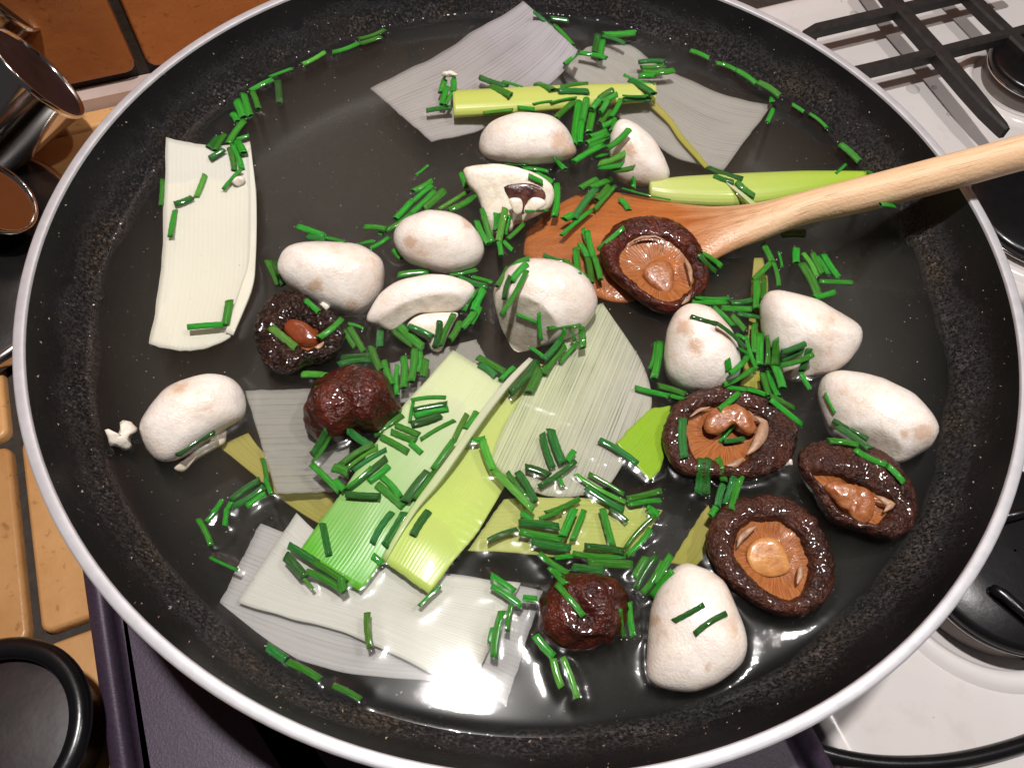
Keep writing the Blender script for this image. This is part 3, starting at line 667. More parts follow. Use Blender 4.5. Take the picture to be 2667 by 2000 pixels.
ML_LIME = m_leek('bright_lime_leek', (0.36, 0.56, 0.05), (0.32, 0.52, 0.035), 1.0, 0.5, lines=30, dark=(0.17, 0.36, 0.01), ribs=14, wet=True)
ML_LOW = m_leek('soft_yellow_green_leek', (0.52, 0.58, 0.16), (0.56, 0.60, 0.20), 0.95, 0.2, lines=36, dark=(0.42, 0.50, 0.10), ribs=14)
ML_YST = m_leek('olive_yellow_leek', (0.50, 0.45, 0.13), (0.46, 0.44, 0.09), 0.9, 0.25, lines=16, dark=(0.34, 0.32, 0.06), ribs=6)
leek('broad grey translucent leek sheet at the top, its tip out of the broth', ZL(2, [(208, 565), (430, 455), (650, 350), (860, 205), (1080, 80), (1185, 8)]), ZL(2, [(600, 905), (900, 830), (1130, 700), (1330, 560), (1480, 410), (1535, 325)]), [-0.0045, -0.005, -0.006, -0.004, 0.003, 0.009], ML_GREY, camber=0.001)
leek('grey translucent leek sheet at the upper right, fanned toward the rim', [Z(2, 1600, 300), Z(2, 1850, 290), Z(2, 2010, 390), Z(3, 0, 480), Z(3, 240, 590), Z(3, 450, 650), Z(3, 603, 665)], [Z(2, 1430, 430), Z(2, 1620, 590), Z(2, 1850, 780), Z(2, 2050, 930), Z(3, 0, 1010), Z(3, 150, 1060), Z(3, 290, 1086)], [-0.003, -0.005, -0.0055, -0.004, -0.003], ML_GREY2)
leek('white leek sheet with a folded edge alone at the left side', [Z(1, 1062, 880), Z(1, 1050, 1250), Z(1, 1035, 1659), Z(4, 1000, 300), Z(4, 955, 580)], [Z(1, 1600, 908), Z(1, 1635, 1220), Z(1, 1630, 1659), Z(4, 1605, 260), Z(4, 1470, 535)], [0.004, 0.0005, -0.0012, -0.0012, -0.001], ML_WHITE, camber=-0.001, bow=(0, 16), bow1=(6, 24))
leek('narrow pale fold along the white leek sheet at the left', [Z(1, 1590, 960), Z(1, 1600, 1300), Z(1, 1590, 1659), Z(4, 1545, 200), Z(4, 1440, 500)], [Z(1, 1604, 940), Z(1, 1640, 1280), Z(1, 1634, 1659), Z(4, 1612, 230), Z(4, 1490, 520)], [0.0052, 0.0018, 0.0004, 0.0002, 0.0], ML_WHITE, nv=6)
leek('thin yellow leek strand crossing the upper right grey sheet', [Z(2, 2020, 640), Z(2, 2130, 760), Z(3, 30, 870), Z(3, 195, 1060)], [Z(2, 2000, 680), Z(2, 2110, 790), Z(3, 10, 900), Z(3, 170, 1075)], [-0.0028, -0.003, -0.0022, -0.001], ML_YST, nv=6)
leek('thin pale leek strand lying across the lime leek tube', ZL(3, [(300, 1165), (400, 1225), (500, 1300)]), ZL(3, [(330, 1195), (400, 1250), (470, 1315)]), [0.0035, 0.0044, 0.0032], ML_STR, nv=6)
def tube(label, T, B, z, th, mat, ns=40, nr=20, name='leek_piece', cat='leek', group='cut pieces of leek in the broth', hollow=False, parent=None):
    n = len(T); ts = np.linspace(0, 1, n); q = np.linspace(0, 1, ns)
    a, b = poly_sm(T, ns), poly_sm(B, ns)
    zz, tt = np.interp(q, ts, z), np.interp(q, ts, th)
    vs, uv = [], []
    for i in range(ns):
        A, Bp = at(tuple(a[i]), WL+zz[i]), at(tuple(b[i]), WL+zz[i]); c = (A+Bp)/2; h = (A-Bp)/2
        for k in range(nr):
            an = 2*math.pi*k/nr; p = c+h*math.cos(an)+Vector((0, 0, tt[i]*math.sin(an)))
            vs.append(p); uv.append((q[i], abs(1-2*k/nr)))
    fs = strip_faces(ns, nr, True)+[tuple(range(nr-1, -1, -1)), tuple(range((ns-1)*nr, ns*nr))]
    nn = (vs[1]-vs[0]).cross(vs[nr]-vs[0])
    if nn.dot(vs[0]-sum(vs[:nr], Vector())/nr) > 0: fs = [f_[::-1] for f_ in fs]
    o = obj(name, vs, fs, mat, parent, uv=uv, soup=True)
    if label: tag(o, label, cat, group)
    return o
def poly_sm(P, n):
    P = np.array(P, float); t = np.linspace(0, len(P)-1, n); out = []
    for x in t:
        i = min(int(x), len(P)-2); f = x-i; g = lambda k: P[max(0, min(len(P)-1, k))]
        a, b, c, d = g(i-1), g(i), g(i+1), g(i+2)
        out.append(0.5*((2*b)+(c-a)*f+(2*a-5*b+4*c-d)*f*f+(3*b-a-3*c+d)*f**3))
    return np.array(out)
tube('thick yellow green leek core lying across the top grey leek', ZL(2, [(735, 592), (1100, 572), (1500, 552), (1800, 545), (2030, 545)]), ZL(2, [(742, 745), (1080, 725), (1400, 700), (1750, 665), (2035, 640)]), [0.0005]*5, [0.0035, 0.0034, 0.0032, 0.003, 0.0024], ML_YEL)
tube('lime green leek tube lying above the wooden spoon handle', [Z(2, 1985, 1180), Z(3, 0, 1145), Z(3, 400, 1120), Z(3, 800, 1104), Z(3, 1190, 1100)], [Z(2, 2000, 1270), Z(3, 0, 1308), Z(3, 400, 1318), Z(3, 800, 1260), Z(3, 1205, 1150)], [-0.001]*5, [0.0035, 0.0042, 0.0042, 0.0036, 0.0012], ML_TUBE)
leek('dim grey leek sheet under broth left of the red brown shiitake', VL([(530, 845), (610, 842), (690, 839), (760, 838)]), VL([(597, 1066), (650, 1064), (700, 1061), (752, 1058)]), [-0.004, -0.0045, -0.005, -0.005], ML_DIM, nv=24)
leek('long yellow leek strip running under the grey sheet and green leaves', [Z(4, 1590, 1148), Z(4, 1720, 1300), Z(4, 2000, 1480), V(860, 1175), Z(8, 380, 420), Z(8, 560, 560)], [Z(4, 1393, 1235), Z(4, 1600, 1390), Z(4, 1840, 1600), V(760, 1180), Z(8, 240, 470), Z(8, 490, 645)], [-0.007, -0.009, -0.010, -0.010, -0.006, -0.0035], ML_YST)
leek('large pale leek leaf with grey stripes in the middle of the pan', ZL(5, [(975, 1330), (1062, 1110), (1212, 860), (1390, 610), (1560, 380)]), ZL(5, [(1745, 1480), (1950, 1120), (2012, 940), (1960, 720), (1850, 540), (1690, 320)]), [-0.0022, -0.0016, -0.0010, -0.0016, -0.003], ML_BIG, nv=30, camber=0.0, bow=(-8, 58), fiber=(Z(5, 1330, 1420), Z(5, 1700, 560), -0.046))
leek('pale leek leaf turning bright green toward its lower left end', ZL(5, [(735, 615), (600, 770), (500, 880), (390, 1010), (190, 1290), (0, 1560)])+[Z(7, 1900, 290)], ZL(5, [(1060, 820), (960, 980), (850, 1130), (700, 1330), (520, 1560)])+[Z(8, 250, 380), Z(8, 140, 525)], [-0.001, 0.0, 0.0008, 0.001, 0.0008, 0.0], ML_G1, nv=26, camber=0.0006)
leek('yellow lime leek leaf beside the pale fold, ending near the white sheet', [Z(5, 1240, 690), Z(5, 1080, 860), Z(5, 930, 1060), Z(5, 760, 1290), Z(5, 600, 1500), Z(8, 430, 50), Z(8, 285, 325)], [Z(5, 1600, 800), Z(5, 1430, 1010), Z(5, 1250, 1245), Z(5, 1075, 1480), Z(8, 910, 120), Z(8, 800, 260), Z(8, 580, 540)], [-0.005, -0.005, -0.0045, -0.0035, -0.0008, 0.001, 0.0006], ML_G2, nv=24, camber=0.0006)
leek('thin pale leek fold standing between the two green leaves', ZL(5, [(1225, 665), (1060, 830), (900, 1030), (760, 1230), (600, 1440), (450, 1659)])+[Z(8, 285, 310)], ZL(5, [(1250, 680), (1080, 865), (930, 1060), (790, 1265), (640, 1470), (490, 1659)])+[Z(8, 305, 335)], [0.0005, 0.0018, 0.003, 0.0035, 0.003, 0.0016], ML_STR, nv=6, thick=0.0025)
leek('grey leek scrap showing behind the top of the pale green leaf', ZL(5, [(885, 545), (700, 600), (520, 660), (330, 700)]), ZL(5, [(945, 660), (760, 800), (600, 900), (380, 960)]), [-0.003, -0.004, -0.005, -0.006], ML_DIM)
leek('bright lime leek scrap touching the torn-edge shiitake', ZL(5, [(2130, 975), (2060, 985), (1990, 1005), (1780, 1215)]), ZL(5, [(2110, 1130), (2090, 1290), (2060, 1380), (2000, 1450)]), [-0.002, -0.001, 0.0, 0.0006], ML_LIME)
leek('soft yellow green leek leaf under the chive heap at lower centre', [Z(8, 1890, 300), Z(8, 1500, 310), Z(8, 1100, 275), Z(8, 830, 265)], [Z(5, 2080, 1640), Z(5, 1720, 1578), Z(5, 1300, 1560), Z(5, 1060, 1575)], [-0.002, -0.0024, -0.003, -0.004], ML_LOW, nv=24)
leek('lower grey leek sheet at the bottom, its left corner nearest the rim', [Z(7, 1665, 95), V(700, 1180), V(900, 1225), V(1050, 1252), V(1172, 1275)], [Z(7, 1338, 735), Z(7, 1690, 880), Z(7, 2212, 1050), V(980, 1475), V(1092, 1526)], [-0.0065, -0.006, -0.006, -0.006], m_leek('milky_grey_leek', (0.66, 0.65, 0.65), (0.66, 0.65, 0.66), 0.72, 0.45, lines=45, dark=(0.44, 0.42, 0.46), ribs=26), nv=30)
leek('upper white leek sheet at the bottom, under the lamp reflection', [V(640, 1108), V(700, 1160), V(800, 1200), V(950, 1240), V(1055, 1252), V(1125, 1258)], [V(512, 1300), V(610, 1330), V(732, 1362), V(830, 1402), V(905, 1440), V(1010, 1500)], [-0.0035, -0.0035, -0.0035, -0.003, -0.003], ML_WHITE2, nv=26)
leek('thin yellow leek stalk standing between two white mushrooms', ZL(6, [(485, 30), (462, 280), (445, 560), (420, 720), (390, 870)]), ZL(6, [(540, 30), (575, 200), (555, 400), (520, 640), (525, 875)]), [-0.002, -0.003, -0.003, -0.003, -0.003], ML_YST, nv=8)
leek('olive leek scrap under broth between chives and the round shiitake', VL([(1530, 1090), (1505, 1125), (1470, 1180), (1450, 1215)]), VL([(1545, 1120), (1528, 1170), (1524, 1200), (1500, 1225)]), [-0.004, -0.0045, -0.005, -0.006], ML_YST, nv=12)

# ---- wooden spoon
spoon = empty('wooden_spoon', at(V(1340, 530), WL-0.008), 'beech wood spatula lying across the pan, handle over the right rim', 'spatula')
T_ = [(1133, 522), (1145, 489), (1229, 429), (1300, 413), (1404, 429), (1476, 442), (1550, 449), (1634, 444), (1736, 422), (1871, 388), (2040, 344), (2212, 300), (2400, 250), (2560, 207)]
B_ = [(1131, 550), (1165, 580), (1250, 625), (1340, 655), (1430, 628), (1510, 582), (1575, 545), (1650, 514), (1750, 476), (1885, 446), (2055, 403), (2225, 356), (2412, 310), (2575, 264)]
zc = np.array([-.026, -.0255, -.0235, -.0215, -.0195, -.0175, -.0155, -.0120, -.0060, .0010, .0090, .0170, .0255, .033])-WL
tube(None, VL(T_), VL(B_), zc, [0.001, 0.0022, 0.0026, 0.0028, 0.003, 0.0034, 0.0044, 0.0055, 0.0062, 0.0066, 0.0068, 0.0068, 0.0068, 0.0066], M_WOOD, ns=130, nr=28, name='blade_and_handle', parent=spoon)

# ---- crumbs
def crumb(pts, zc, label, name='mushroom_crumb', cat='crumb', fr=0.9):
    vs, fs, C = inflate(pts, WL+zc, fr, 0.8, nr=6, na=28, wr=0.0007, wsc=300, seed=pts[0][0]); o = obj(name, vs, fs, M_CRUMB, soup=True); tag(o, label, cat); return o
crumb(ZL(4, [(672, 1130), (700, 1125), (720, 1160), (745, 1180), (770, 1120), (765, 1075), (795, 1062), (880, 1120), (870, 1150), (830, 1185), (845, 1240), (800, 1260), (740, 1235), (700, 1225), (695, 1180)]), 0.0015, 'ragged white mushroom crumb left of the whole mushroom with stem')
crumb(ZL(2, [(665, 470), (700, 455), (745, 465), (765, 485), (720, 492), (680, 488)]), 0.004, 'small white crumb on chive tips over the top grey leek')
crumb(ZL(1, [(1490, 1160), (1510, 1130), (1550, 1130), (1568, 1160), (1540, 1185), (1505, 1185)]), 0.002, 'small white crumb on the white leek at the left')
crumb(A8([(690, 290), (720, 255), (765, 260), (775, 300), (740, 325), (705, 315)]), 0.002, 'small white crumb under the mushroom with a brown scuff')
crumb(A7([(1120, 550), (1130, 500), (1150, 485), (1180, 510), (1172, 545)]), 0.002, 'small white crumb between the two right-hand shiitakes')

# ---- chives -----------------------------------------------------------------
D, L_, U = 'd', 'l', 'u'      # dark, light, under the surface
CH = {
1: [(2080,335,1935,415,32,L_),(1870,440,1725,495,22),(1745,510,1600,585,35),(1775,500,1790,665,40,U),(1615,590,1655,700,35),(1560,605,1605,745,40),(1515,650,1560,755,50),(1490,730,1520,780,40),(1565,775,1460,925,40),(1595,870,1515,895,28),(1400,880,1335,950,50,D),(1440,860,1375,965,35),(1430,960,1340,1015,40,D),(1515,905,1560,980,45,D),(1470,950,1500,1095,35),(1490,930,1548,1085,35),(1545,1085,1430,1212,25),(1312,1120,1255,1265,35,L_),(1230,1265,1115,1308,38,D),(1120,1350,1090,1515,32),(1040,1150,1030,1320,28),(1905,1450,2080,1510,40),(1970,1512,2090,1532,40,D),(2080,1520,2212,1552,25)],
2: [(300,192,130,252,26),(275,238,140,282,30),(132,278,-35,338,30),(1250,75,1385,178,25,D),(1388,165,1505,288,26),(1360,120,1475,135,38,D),(1905,212,1700,225,45),(1690,232,1838,282,28,D),(1665,225,1645,340,42,D),(1695,262,1678,382,38),(1545,340,1720,375,32),(1530,345,1450,412,26,D),(2090,395,1925,400,36,D),(2085,425,1940,432,32),(2150,452,1950,462,40),(2030,487,1925,492,35),(1830,480,2030,545,24),(1870,515,2020,602,42,D),(1820,612,2022,606,14),(1825,640,2005,642,36,D),(905,495,1085,555,40,D),(1055,522,1178,560,20),(975,555,1108,612,45),(1275,538,1378,578,45),(1425,560,1602,538,28),(1405,585,1602,587,42,D),(1760,578,1670,640,42),(1788,605,1690,655,36),(1248,668,1372,648,16),(1362,658,1530,625,16,L_),(930,725,1120,705,26,L_),(1150,690,1260,702,30),(690,490,660,595,38),(735,490,738,590,36),(700,560,665,672,34,L_),(732,590,690,672,22),(565,710,728,690,36,D),(1512,650,1395,758,40),(1542,650,1510,925,42),(1592,632,1565,775,40),(1562,775,1548,918,38),(1635,705,1605,850,42),(1668,640,1622,700,40),(1725,640,1680,720,34),(1810,640,1745,752,30,L_),(1740,710,1680,792,40),(1782,768,1690,812,38),(1770,772,1755,840,28),(1720,838,1612,876,36),(1732,860,1590,918,34),(1755,885,1605,942,34),(1702,930,1510,1038,38),(1862,832,1722,952,40),(1742,990,1635,1002,30),(1838,985,1668,1050,48,L_),(1822,1055,1675,1072,44),(1898,1072,1765,1092,40),(1885,1138,1885,1207,40),(1380,1012,1455,1087,38),(1065,1050,1208,1052,30,D),(1185,1080,1348,1100,28),(1268,1110,1378,1168,32),(1220,1125,1312,1170,34,D),(578,1058,498,1122,18),(605,1158,480,1227,40),(605,1192,482,1292,32),(682,1222,548,1338,55),(620,1225,465,1372,38),(472,1288,368,1402,38),(465,1370,302,1480,34),(168,1455,312,1467,34),(260,1492,288,1502,28),(325,1520,205,1592,28),(235,1545,125,1572,28),(785,1110,820,1202,32),(838,1222,645,1342,28,L_),(888,1248,708,1348,42),(1400,1178,1385,1388,38),(1200,1352,1345,1347,20),(925,1338,990,1557,38),(888,1418,965,1562,38),(1012,1368,1005,1480,30),(1038,1368,1025,1470,24),(1072,1338,1028,1548,40,L_),(1098,1382,1065,1505,30),(1195,1425,1085,1532,28),(1030,1550,1045,1638,30),(1060,1545,1118,1602,28),(1660,1148,1550,1208,40),(1755,1148,1618,1205,40),(1735,1192,1655,1282,45),(1652,1208,1510,1402,44,D),(1775,1190,1640,1345,28),(1625,1345,1430,1508,28),(1505,1375,1450,1405,45),(1810,1275,1862,1347,38,L_),(1820,1205,2130,1280,12,D),(1830,1458,1665,1598,30),(1570,1462,1612,1582,25),(1598,1480,1640,1652,36),(1520,1588,1532,1722,38),(1550,1562,1600,1652,38),(365,1600,412,1652,45,D)],
3: [(75,325,195,375,32),(240,405,370,452,32),(370,450,502,542,38),(510,528,648,618,40),(600,625,596,660,28),(606,700,568,787,28),(728,670,802,718,28,L_),(838,728,952,822,22),(1035,925,1158,1035,48),(1072,1052,1008,1112,18),(1215,1098,1242,1122,36),(190,1075,412,1147,36,D),(225,1127,352,1167,35,D),(375,1165,488,1257,40),(1292,1310,1382,1322,32,D),(655,1482,810,1480,30,U),(665,1512,815,1510,28)],
4: [(1715,50,1790,207,42),(1760,50,1818,200,42,D),(1468,305,1440,462,48),(1432,455,1200,472,40),(1955,300,2042,377,34),(2188,418,2040,542,40),(1735,475,1898,607,48,L_),(1930,775,2082,780,46,L_),(1375,1140,1135,1292,42,D),(1680,1312,1705,1470,28),(1698,1440,1738,1542,26),(1660,1452,1478,1582,44,D),(1692,1490,1488,1622,40,D),(1702,1540,1578,1622,40),(1480,1590,1440,1659,28),(1422,1578,1360,1662,32),(2088,1128,1995,1292,44,D),(2122,1148,2000,1342,24),(1995,1350,2172,1522,38)],
5: [(385,140,582,120,44),(710,135,888,105,30),(770,150,957,212,40,D),(860,150,992,186,24),(1228,32,1100,82,36),(1088,88,1018,212,30),(1208,68,1108,182,42),(1102,148,1065,292,28,D),(1208,112,1042,397,30),(1142,388,1277,442,24,D),(1287,380,1302,555,22,D),(1345,482,1558,463,28),(1455,490,1395,587,30,D),(1500,480,1517,560,28),(1558,478,1567,607,42),(1538,568,1422,702,26),(1422,558,1310,682,38,D),(1455,592,1315,777,48),(1230,600,1330,672,24),(1275,688,1100,892,50,D),(1290,738,1220,892,58),(895,665,1072,762,42),(910,713,1012,787,40,D),(1128,728,1040,812,32),(1315,10,1482,57,28,D),(1440,38,1592,152,24),(1520,-20,1545,132,30),(1598,28,1622,187,38),(1640,20,1682,167,34),(932,232,870,372,50),(882,235,800,372,38),(912,343,850,457,30,L_),(872,378,788,482,44),(782,438,718,552,42),(742,388,652,592,36),(652,433,620,602,38,D),(452,463,607,532,36,D),(398,468,547,602,52),(355,493,482,592,34),(272,498,268,602,44,U),(65,448,167,482,20),(72,473,168,632,38),(38,490,110,602,30),(20,668,212,652,34,D),(0,712,217,682,40,D),(213,598,277,747,44),(293,688,352,842,40),(382,713,380,907,28),(420,662,420,862,44),(492,613,468,822,44),(528,628,515,762,28),(562,678,545,792,44),(468,940,692,923,26),(482,952,460,1082,20,D),(483,1002,697,963,38,D),(488,1040,707,990,40),(468,1092,657,1033,44,D),(747,1068,528,1192,26),(412,1033,233,1162,42),(365,1098,522,1162,40),(340,1140,502,1202,40),(273,1173,452,1272,42),(460,1210,537,1277,32),(60,1128,212,1232,48,D),(230,1220,18,1352,40),(257,1238,50,1377,40,L_),(312,1253,98,1392,30,D),(312,1308,60,1512,44,D),(327,1358,198,1462,40),(215,1368,50,1502,28),(-30,1370,67,1402,58),(-20,1450,42,1512,40),(48,1540,272,1552,40,D),(250,1478,422,1622,48),(280,1428,402,1562,38),(577,1398,428,1592,56,D),(612,1398,490,1572,28),(887,1013,815,1122,38),(827,1028,740,1202,34,L_),(737,1198,608,1382,36),(853,1197,942,1183,36,L_),(925,1198,997,1387,48,L_),(1000,1388,1252,1642,44,L_),(1308,1153,1377,1372,40,D),(1363,1128,1442,1342,52,D),(1512,1263,1470,1332,38),(1522,1328,1288,1492,34,D),(1200,1368,1352,1422,46,D),(1085,1398,1212,1562,30),(1150,1398,1262,1592,46,D),(1420,1438,1442,1492,28),(1673,1193,1917,1347,40,D),(1523,1413,1842,1592,28,L_),(1605,1408,1832,1542,28),(1590,1498,1832,1642,40,D),(1848,1572,2072,1518,38),(1858,1607,2067,1578,32),(1980,1618,2052,1662,34,D),(1547,1568,1330,1662,34),(2033,568,1995,742,20,D),(2062,568,2022,802,44),(1903,858,2122,912,34),(2048,848,2225,902,40),(2128,908,2225,930,28,D)],
6: [(150,0,277,87,38),(130,10,242,122,38,D),(540,-60,600,55,38),(592,58,478,172,34),(607,58,642,212,26),(640,-10,664,92,16,L_),(755,-30,755,62,44),(788,68,897,285,52),(798,0,887,152,30,L_),(858,0,922,132,38),(888,20,962,137,26,L_),(928,10,1027,157,38),(900,180,1112,187,34),(1002,248,868,283,38),(103,280,327,287,24),(83,305,307,312,36),(330,317,477,297,36,D),(273,350,492,357,40),(378,387,527,412,30,D),(500,173,500,357,44),(547,158,540,297,30),(223,343,352,467,30),(338,398,427,492,38),(78,400,250,450,26,D),(245,447,432,612,26,D),(490,448,490,642,36),(433,528,502,742,26),(368,518,432,552,24,D),(525,518,520,717,44),(575,528,570,717,38),(627,548,615,722,50),(812,578,658,632,40,D),(802,625,660,692,34,D),(862,648,650,717,34),(837,613,790,752,40,D),(788,768,842,867,32),(373,608,442,642,34),(442,658,328,772,34),(482,738,288,842,34),(313,678,322,752,38,L_),(283,850,442,872,28),(438,870,592,922,30),(538,768,582,912,38),(580,758,637,912,38),(620,728,667,862,50),(583,908,742,992,34),(590,935,792,1097,36),(387,893,258,1002,36),(357,1093,263,1212,26,D),(288,1202,422,1183,30,D),(28,1058,40,1312,50,D),(938,893,1002,1022,18),(988,1068,1212,1187,34,D),(1013,1108,1227,1252,44,D),(958,1200,1152,1227,36),(1128,1253,1332,1352,38),(1338,1358,1442,1467,38),(147,1313,125,1542,48,D),(192,1313,180,1547,46,D),(250,1308,292,1462,44),(287,1478,250,1622,40,D),(362,1398,300,1612,42,D),(407,1418,340,1642,40),(242,1623,205,1680,38)],
7: [(1268,65,1352,237,34),(1343,310,1522,392,20),(1452,0,1440,112,32),(1395,-10,1318,82,28),(1708,882,1832,967,54,D),(1838,978,2052,1092,40),(2130,1130,2310,1222,36),(2065,93,2107,302,40,D),(1848,233,2032,347,44,D),(1828,300,1952,442,58,D),(1833,340,2007,512,18,L_),(1960,400,2202,532,40),(2008,340,2214,472,40)],
8: [(347,20,218,222,40,D),(432,25,300,242,58,D),(582,13,478,172,48,D),(222,298,282,352,40),(18,438,40,532,46),(657,493,518,622,24),(188,663,207,887,40,L_),(978,425,1132,527,40),(983,490,1177,622,42),(1183,570,1277,580,42),(1112,608,1085,782,32),(1052,653,1000,952,46),(992,758,970,857,30,D),(1170,22,1252,72,38,D),(1158,90,1417,115,46,D),(1150,130,958,202,30,D),(1163,145,1442,192,44),(1238,205,1492,252,52,D),(1432,10,1288,67,28),(1512,0,1438,177,48),(1577,8,1500,202,34),(1693,0,1757,237,44),(1738,0,1852,82,32,D),(1988,10,2052,42,38),(2032,40,1838,252,24),(2002,128,1850,297,34),(1578,240,1832,272,44,D),(1500,282,1842,302,34),(1388,315,1502,302,28,D),(1598,340,1887,357,52),(1498,372,1702,397,46,D),(1288,285,1477,412,38),(1358,370,1462,482,46),(1398,480,1572,687,38),(1972,308,1895,442,44),(2037,298,1905,517,42,D),(2077,338,1948,542,40),(2132,298,2030,482,44),(2142,398,2008,562,40),(1808,638,1832,827,26),(1863,598,1892,817,40),(1263,808,1382,947,50),(1378,958,1432,1142,44,L_),(1438,948,1532,1212,40,L_)],
9: [(-32,718,162,613,30,D),(103,802,308,668,32,D)],
}
bvh = BVHTree.FromPolygons(SOUP_V, SOUP_F)
LM = [  # landmarks in overview pixels
 (780,95,'along the upper left rim of the broth'),(600,165,'along the far left rim of the broth'),(525,230,'in the bunch above the white leek sheet'),(500,330,'at the top of the white leek sheet'),(410,430,'on the white leek sheet'),(460,690,'at the foot of the white leek sheet'),
 (700,505,'above the mushroom with a brown scuff'),(820,500,'left of the smooth egg-shaped mushroom'),(910,420,'in the bunch left of the halved mushroom'),(990,430,'beside the halved mushroom'),(1080,500,'at the stem of the halved mushroom'),(1140,360,'along the top of the halved mushroom'),(1195,430,'right of the halved mushroom'),
 (960,210,'by the left end of the yellow core'),(1070,190,'on the middle of the yellow core'),(1200,195,'on the right half of the yellow core'),(1380,195,'at the right end of the yellow core'),(1410,140,'on the upper right grey leek'),(1310,100,'at the top between the grey leeks'),(1190,50,'by the tip of the top grey leek'),
 (1260,260,'in the heap between two upper mushrooms'),(1320,330,'on the mushroom under crossed chives'),(1270,430,'on the spoon blade'),(1350,440,'on the middle of the spoon blade'),
 (1550,140,'along the upper right rim of the broth'),(1660,220,'at the corner of the upper right leek'),(1750,250,'along the far right rim of the broth'),(1840,340,'near the tip of the lime leek tube'),(1580,390,'on the lime leek tube'),(1720,500,'under the spoon handle'),(1900,430,'in shade under the spoon handle'),
 (1260,560,'between the cream mushroom and the spoon'),(1460,540,'on the orange-gilled shiitake'),(1530,560,'on the rim of the orange-gilled shiitake'),(1660,570,'at the top of the thin yellow stalk'),(1770,600,'in the bunch floating at the right'),
 (595,590,'left of the mushroom with a brown scuff'),(620,730,'on the cracked shiitake'),(720,710,'right of the cracked shiitake stem'),(680,808,'between the two left shiitakes'),(790,770,'right of the cracked shiitake'),(870,790,'above the pale green leaf'),(890,720,'on the curved mushroom slice'),(1000,680,'right of the curved slice'),(930,600,'above the curved slice'),(1010,600,'below the smooth egg-shaped mushroom'),
 (1110,610,'on the cream mushroom with a cut side'),(1180,690,'across the cut side of the cream mushroom'),(1230,720,'at the foot of the cream mushroom'),(1150,800,'on the top of the broad pale leaf'),(1060,780,'at the top of the green leaf'),(1415,770,'left of the oval cream mushroom'),(1440,850,'below the oval cream mushroom'),
 (1540,640,'above the oval cream mushroom'),(1550,720,'on the oval cream mushroom'),(1640,640,'on the thin yellow stalk'),(1650,760,'in the heap beside the oval cream mushroom'),(1720,760,'on the plain white wedge'),(1650,830,'in the heap below the plain white wedge'),(1700,890,'on the rim of the torn-edge shiitake'),(1580,910,'on the gills of the torn-edge shiitake'),(1475,945,'on the left rim of the torn-edge shiitake'),(1550,1040,'below the torn-edge shiitake'),(1800,880,'on the side of the rightmost wedge'),(1840,940,'at the foot of the rightmost wedge'),(1920,1000,'behind the rightmost shiitake'),
 (430,950,'on the whole mushroom with stem'),(570,1020,'at the edge of the dim grey sheet'),(530,1070,'in the bunch left of the dim grey sheet'),(440,1150,'floating at the lower left'),(490,1215,'beside the white sheets at the lower left'),(700,960,'on the dim grey sheet'),(780,960,'in the heap below the red brown shiitake'),(870,930,'on the pale green leaf, right of the red brown shiitake'),(925,885,'in the stack on the pale green leaf'),(790,1030,'in the lower heap on the green leaf'),(900,1060,'on the green leaf near the pale fold'),(1000,950,'across the pale fold'),(840,1140,'where the two green leaves meet'),(910,1130,'on the yellow lime leaf'),
 (1070,1000,'in the line of light chives down the middle'),(1130,1040,'below the line of light chives'),(1200,970,'standing on the broad pale leaf'),(1200,1030,'at the foot of the broad pale leaf'),(1330,975,'by the bright lime scrap'),(1320,1060,'in the heap right of the broad leaf'),(1390,1080,'right of the soft yellow leaf'),(1170,1130,'on the soft yellow leaf'),(1250,1120,'on the middle of the soft yellow leaf'),(1320,1140,'on the right of the soft yellow leaf'),(1390,1150,'off the right end of the soft yellow leaf'),(1290,1200,'in the stack below the soft yellow leaf'),(1210,1220,'above the dark red shiitake'),(1240,1290,'on the dark red shiitake'),(1410,1250,'in the stack above the bottom right wedge'),(1355,1340,'between the dark red shiitake and the wedge'),(1210,1440,'below the dark red shiitake'),
 (700,1170,'on the bright green leaf end'),(680,1230,'at the tip of the bright green leaf'),(795,1360,'on the upper white sheet'),(920,1290,'at the end of the yellow strip'),(1090,1290,'at the right of the upper white sheet'),(1080,1370,'on the lower right of the white sheet'),(640,1440,'along the bottom left rim'),(760,1490,'along the bottom rim'),(1510,1345,'on the bottom right wedge'),
 (905,370,'floating alone over the brown reflection'),(1670,560,'at the top of the thin yellow stalk')]
PH = {}
segs = []
def surf(p):
    d = ray(p).normalized(); hit = bvh.ray_cast(CAM, d)
    w = at(p, WL)
    if hit[0] is not None and hit[0].z > WL-0.0008: return hit[0]
    return w
allc = []
for t, rows in CH.items():
    for row in rows:
        fl = row[5] if len(row) > 5 else 'm'
        a, b = Z(t, row[0], row[1]), Z(t, row[2], row[3])
        allc.append((a, b, row[4]/2.4578, fl))
MATC = {'m': M_CHM, 'd': M_CHD, 'l': M_CHL, 'u': M_CHD}
chives = []
sz = [np.linalg.norm(np.subtract(a, b))*w for a, b, w, f_ in allc]
SMALL = set(np.argsort(sz)[:max(0, len(allc)-300)].tolist()); sv_, sf_, su_, SMV = [], [], [], []
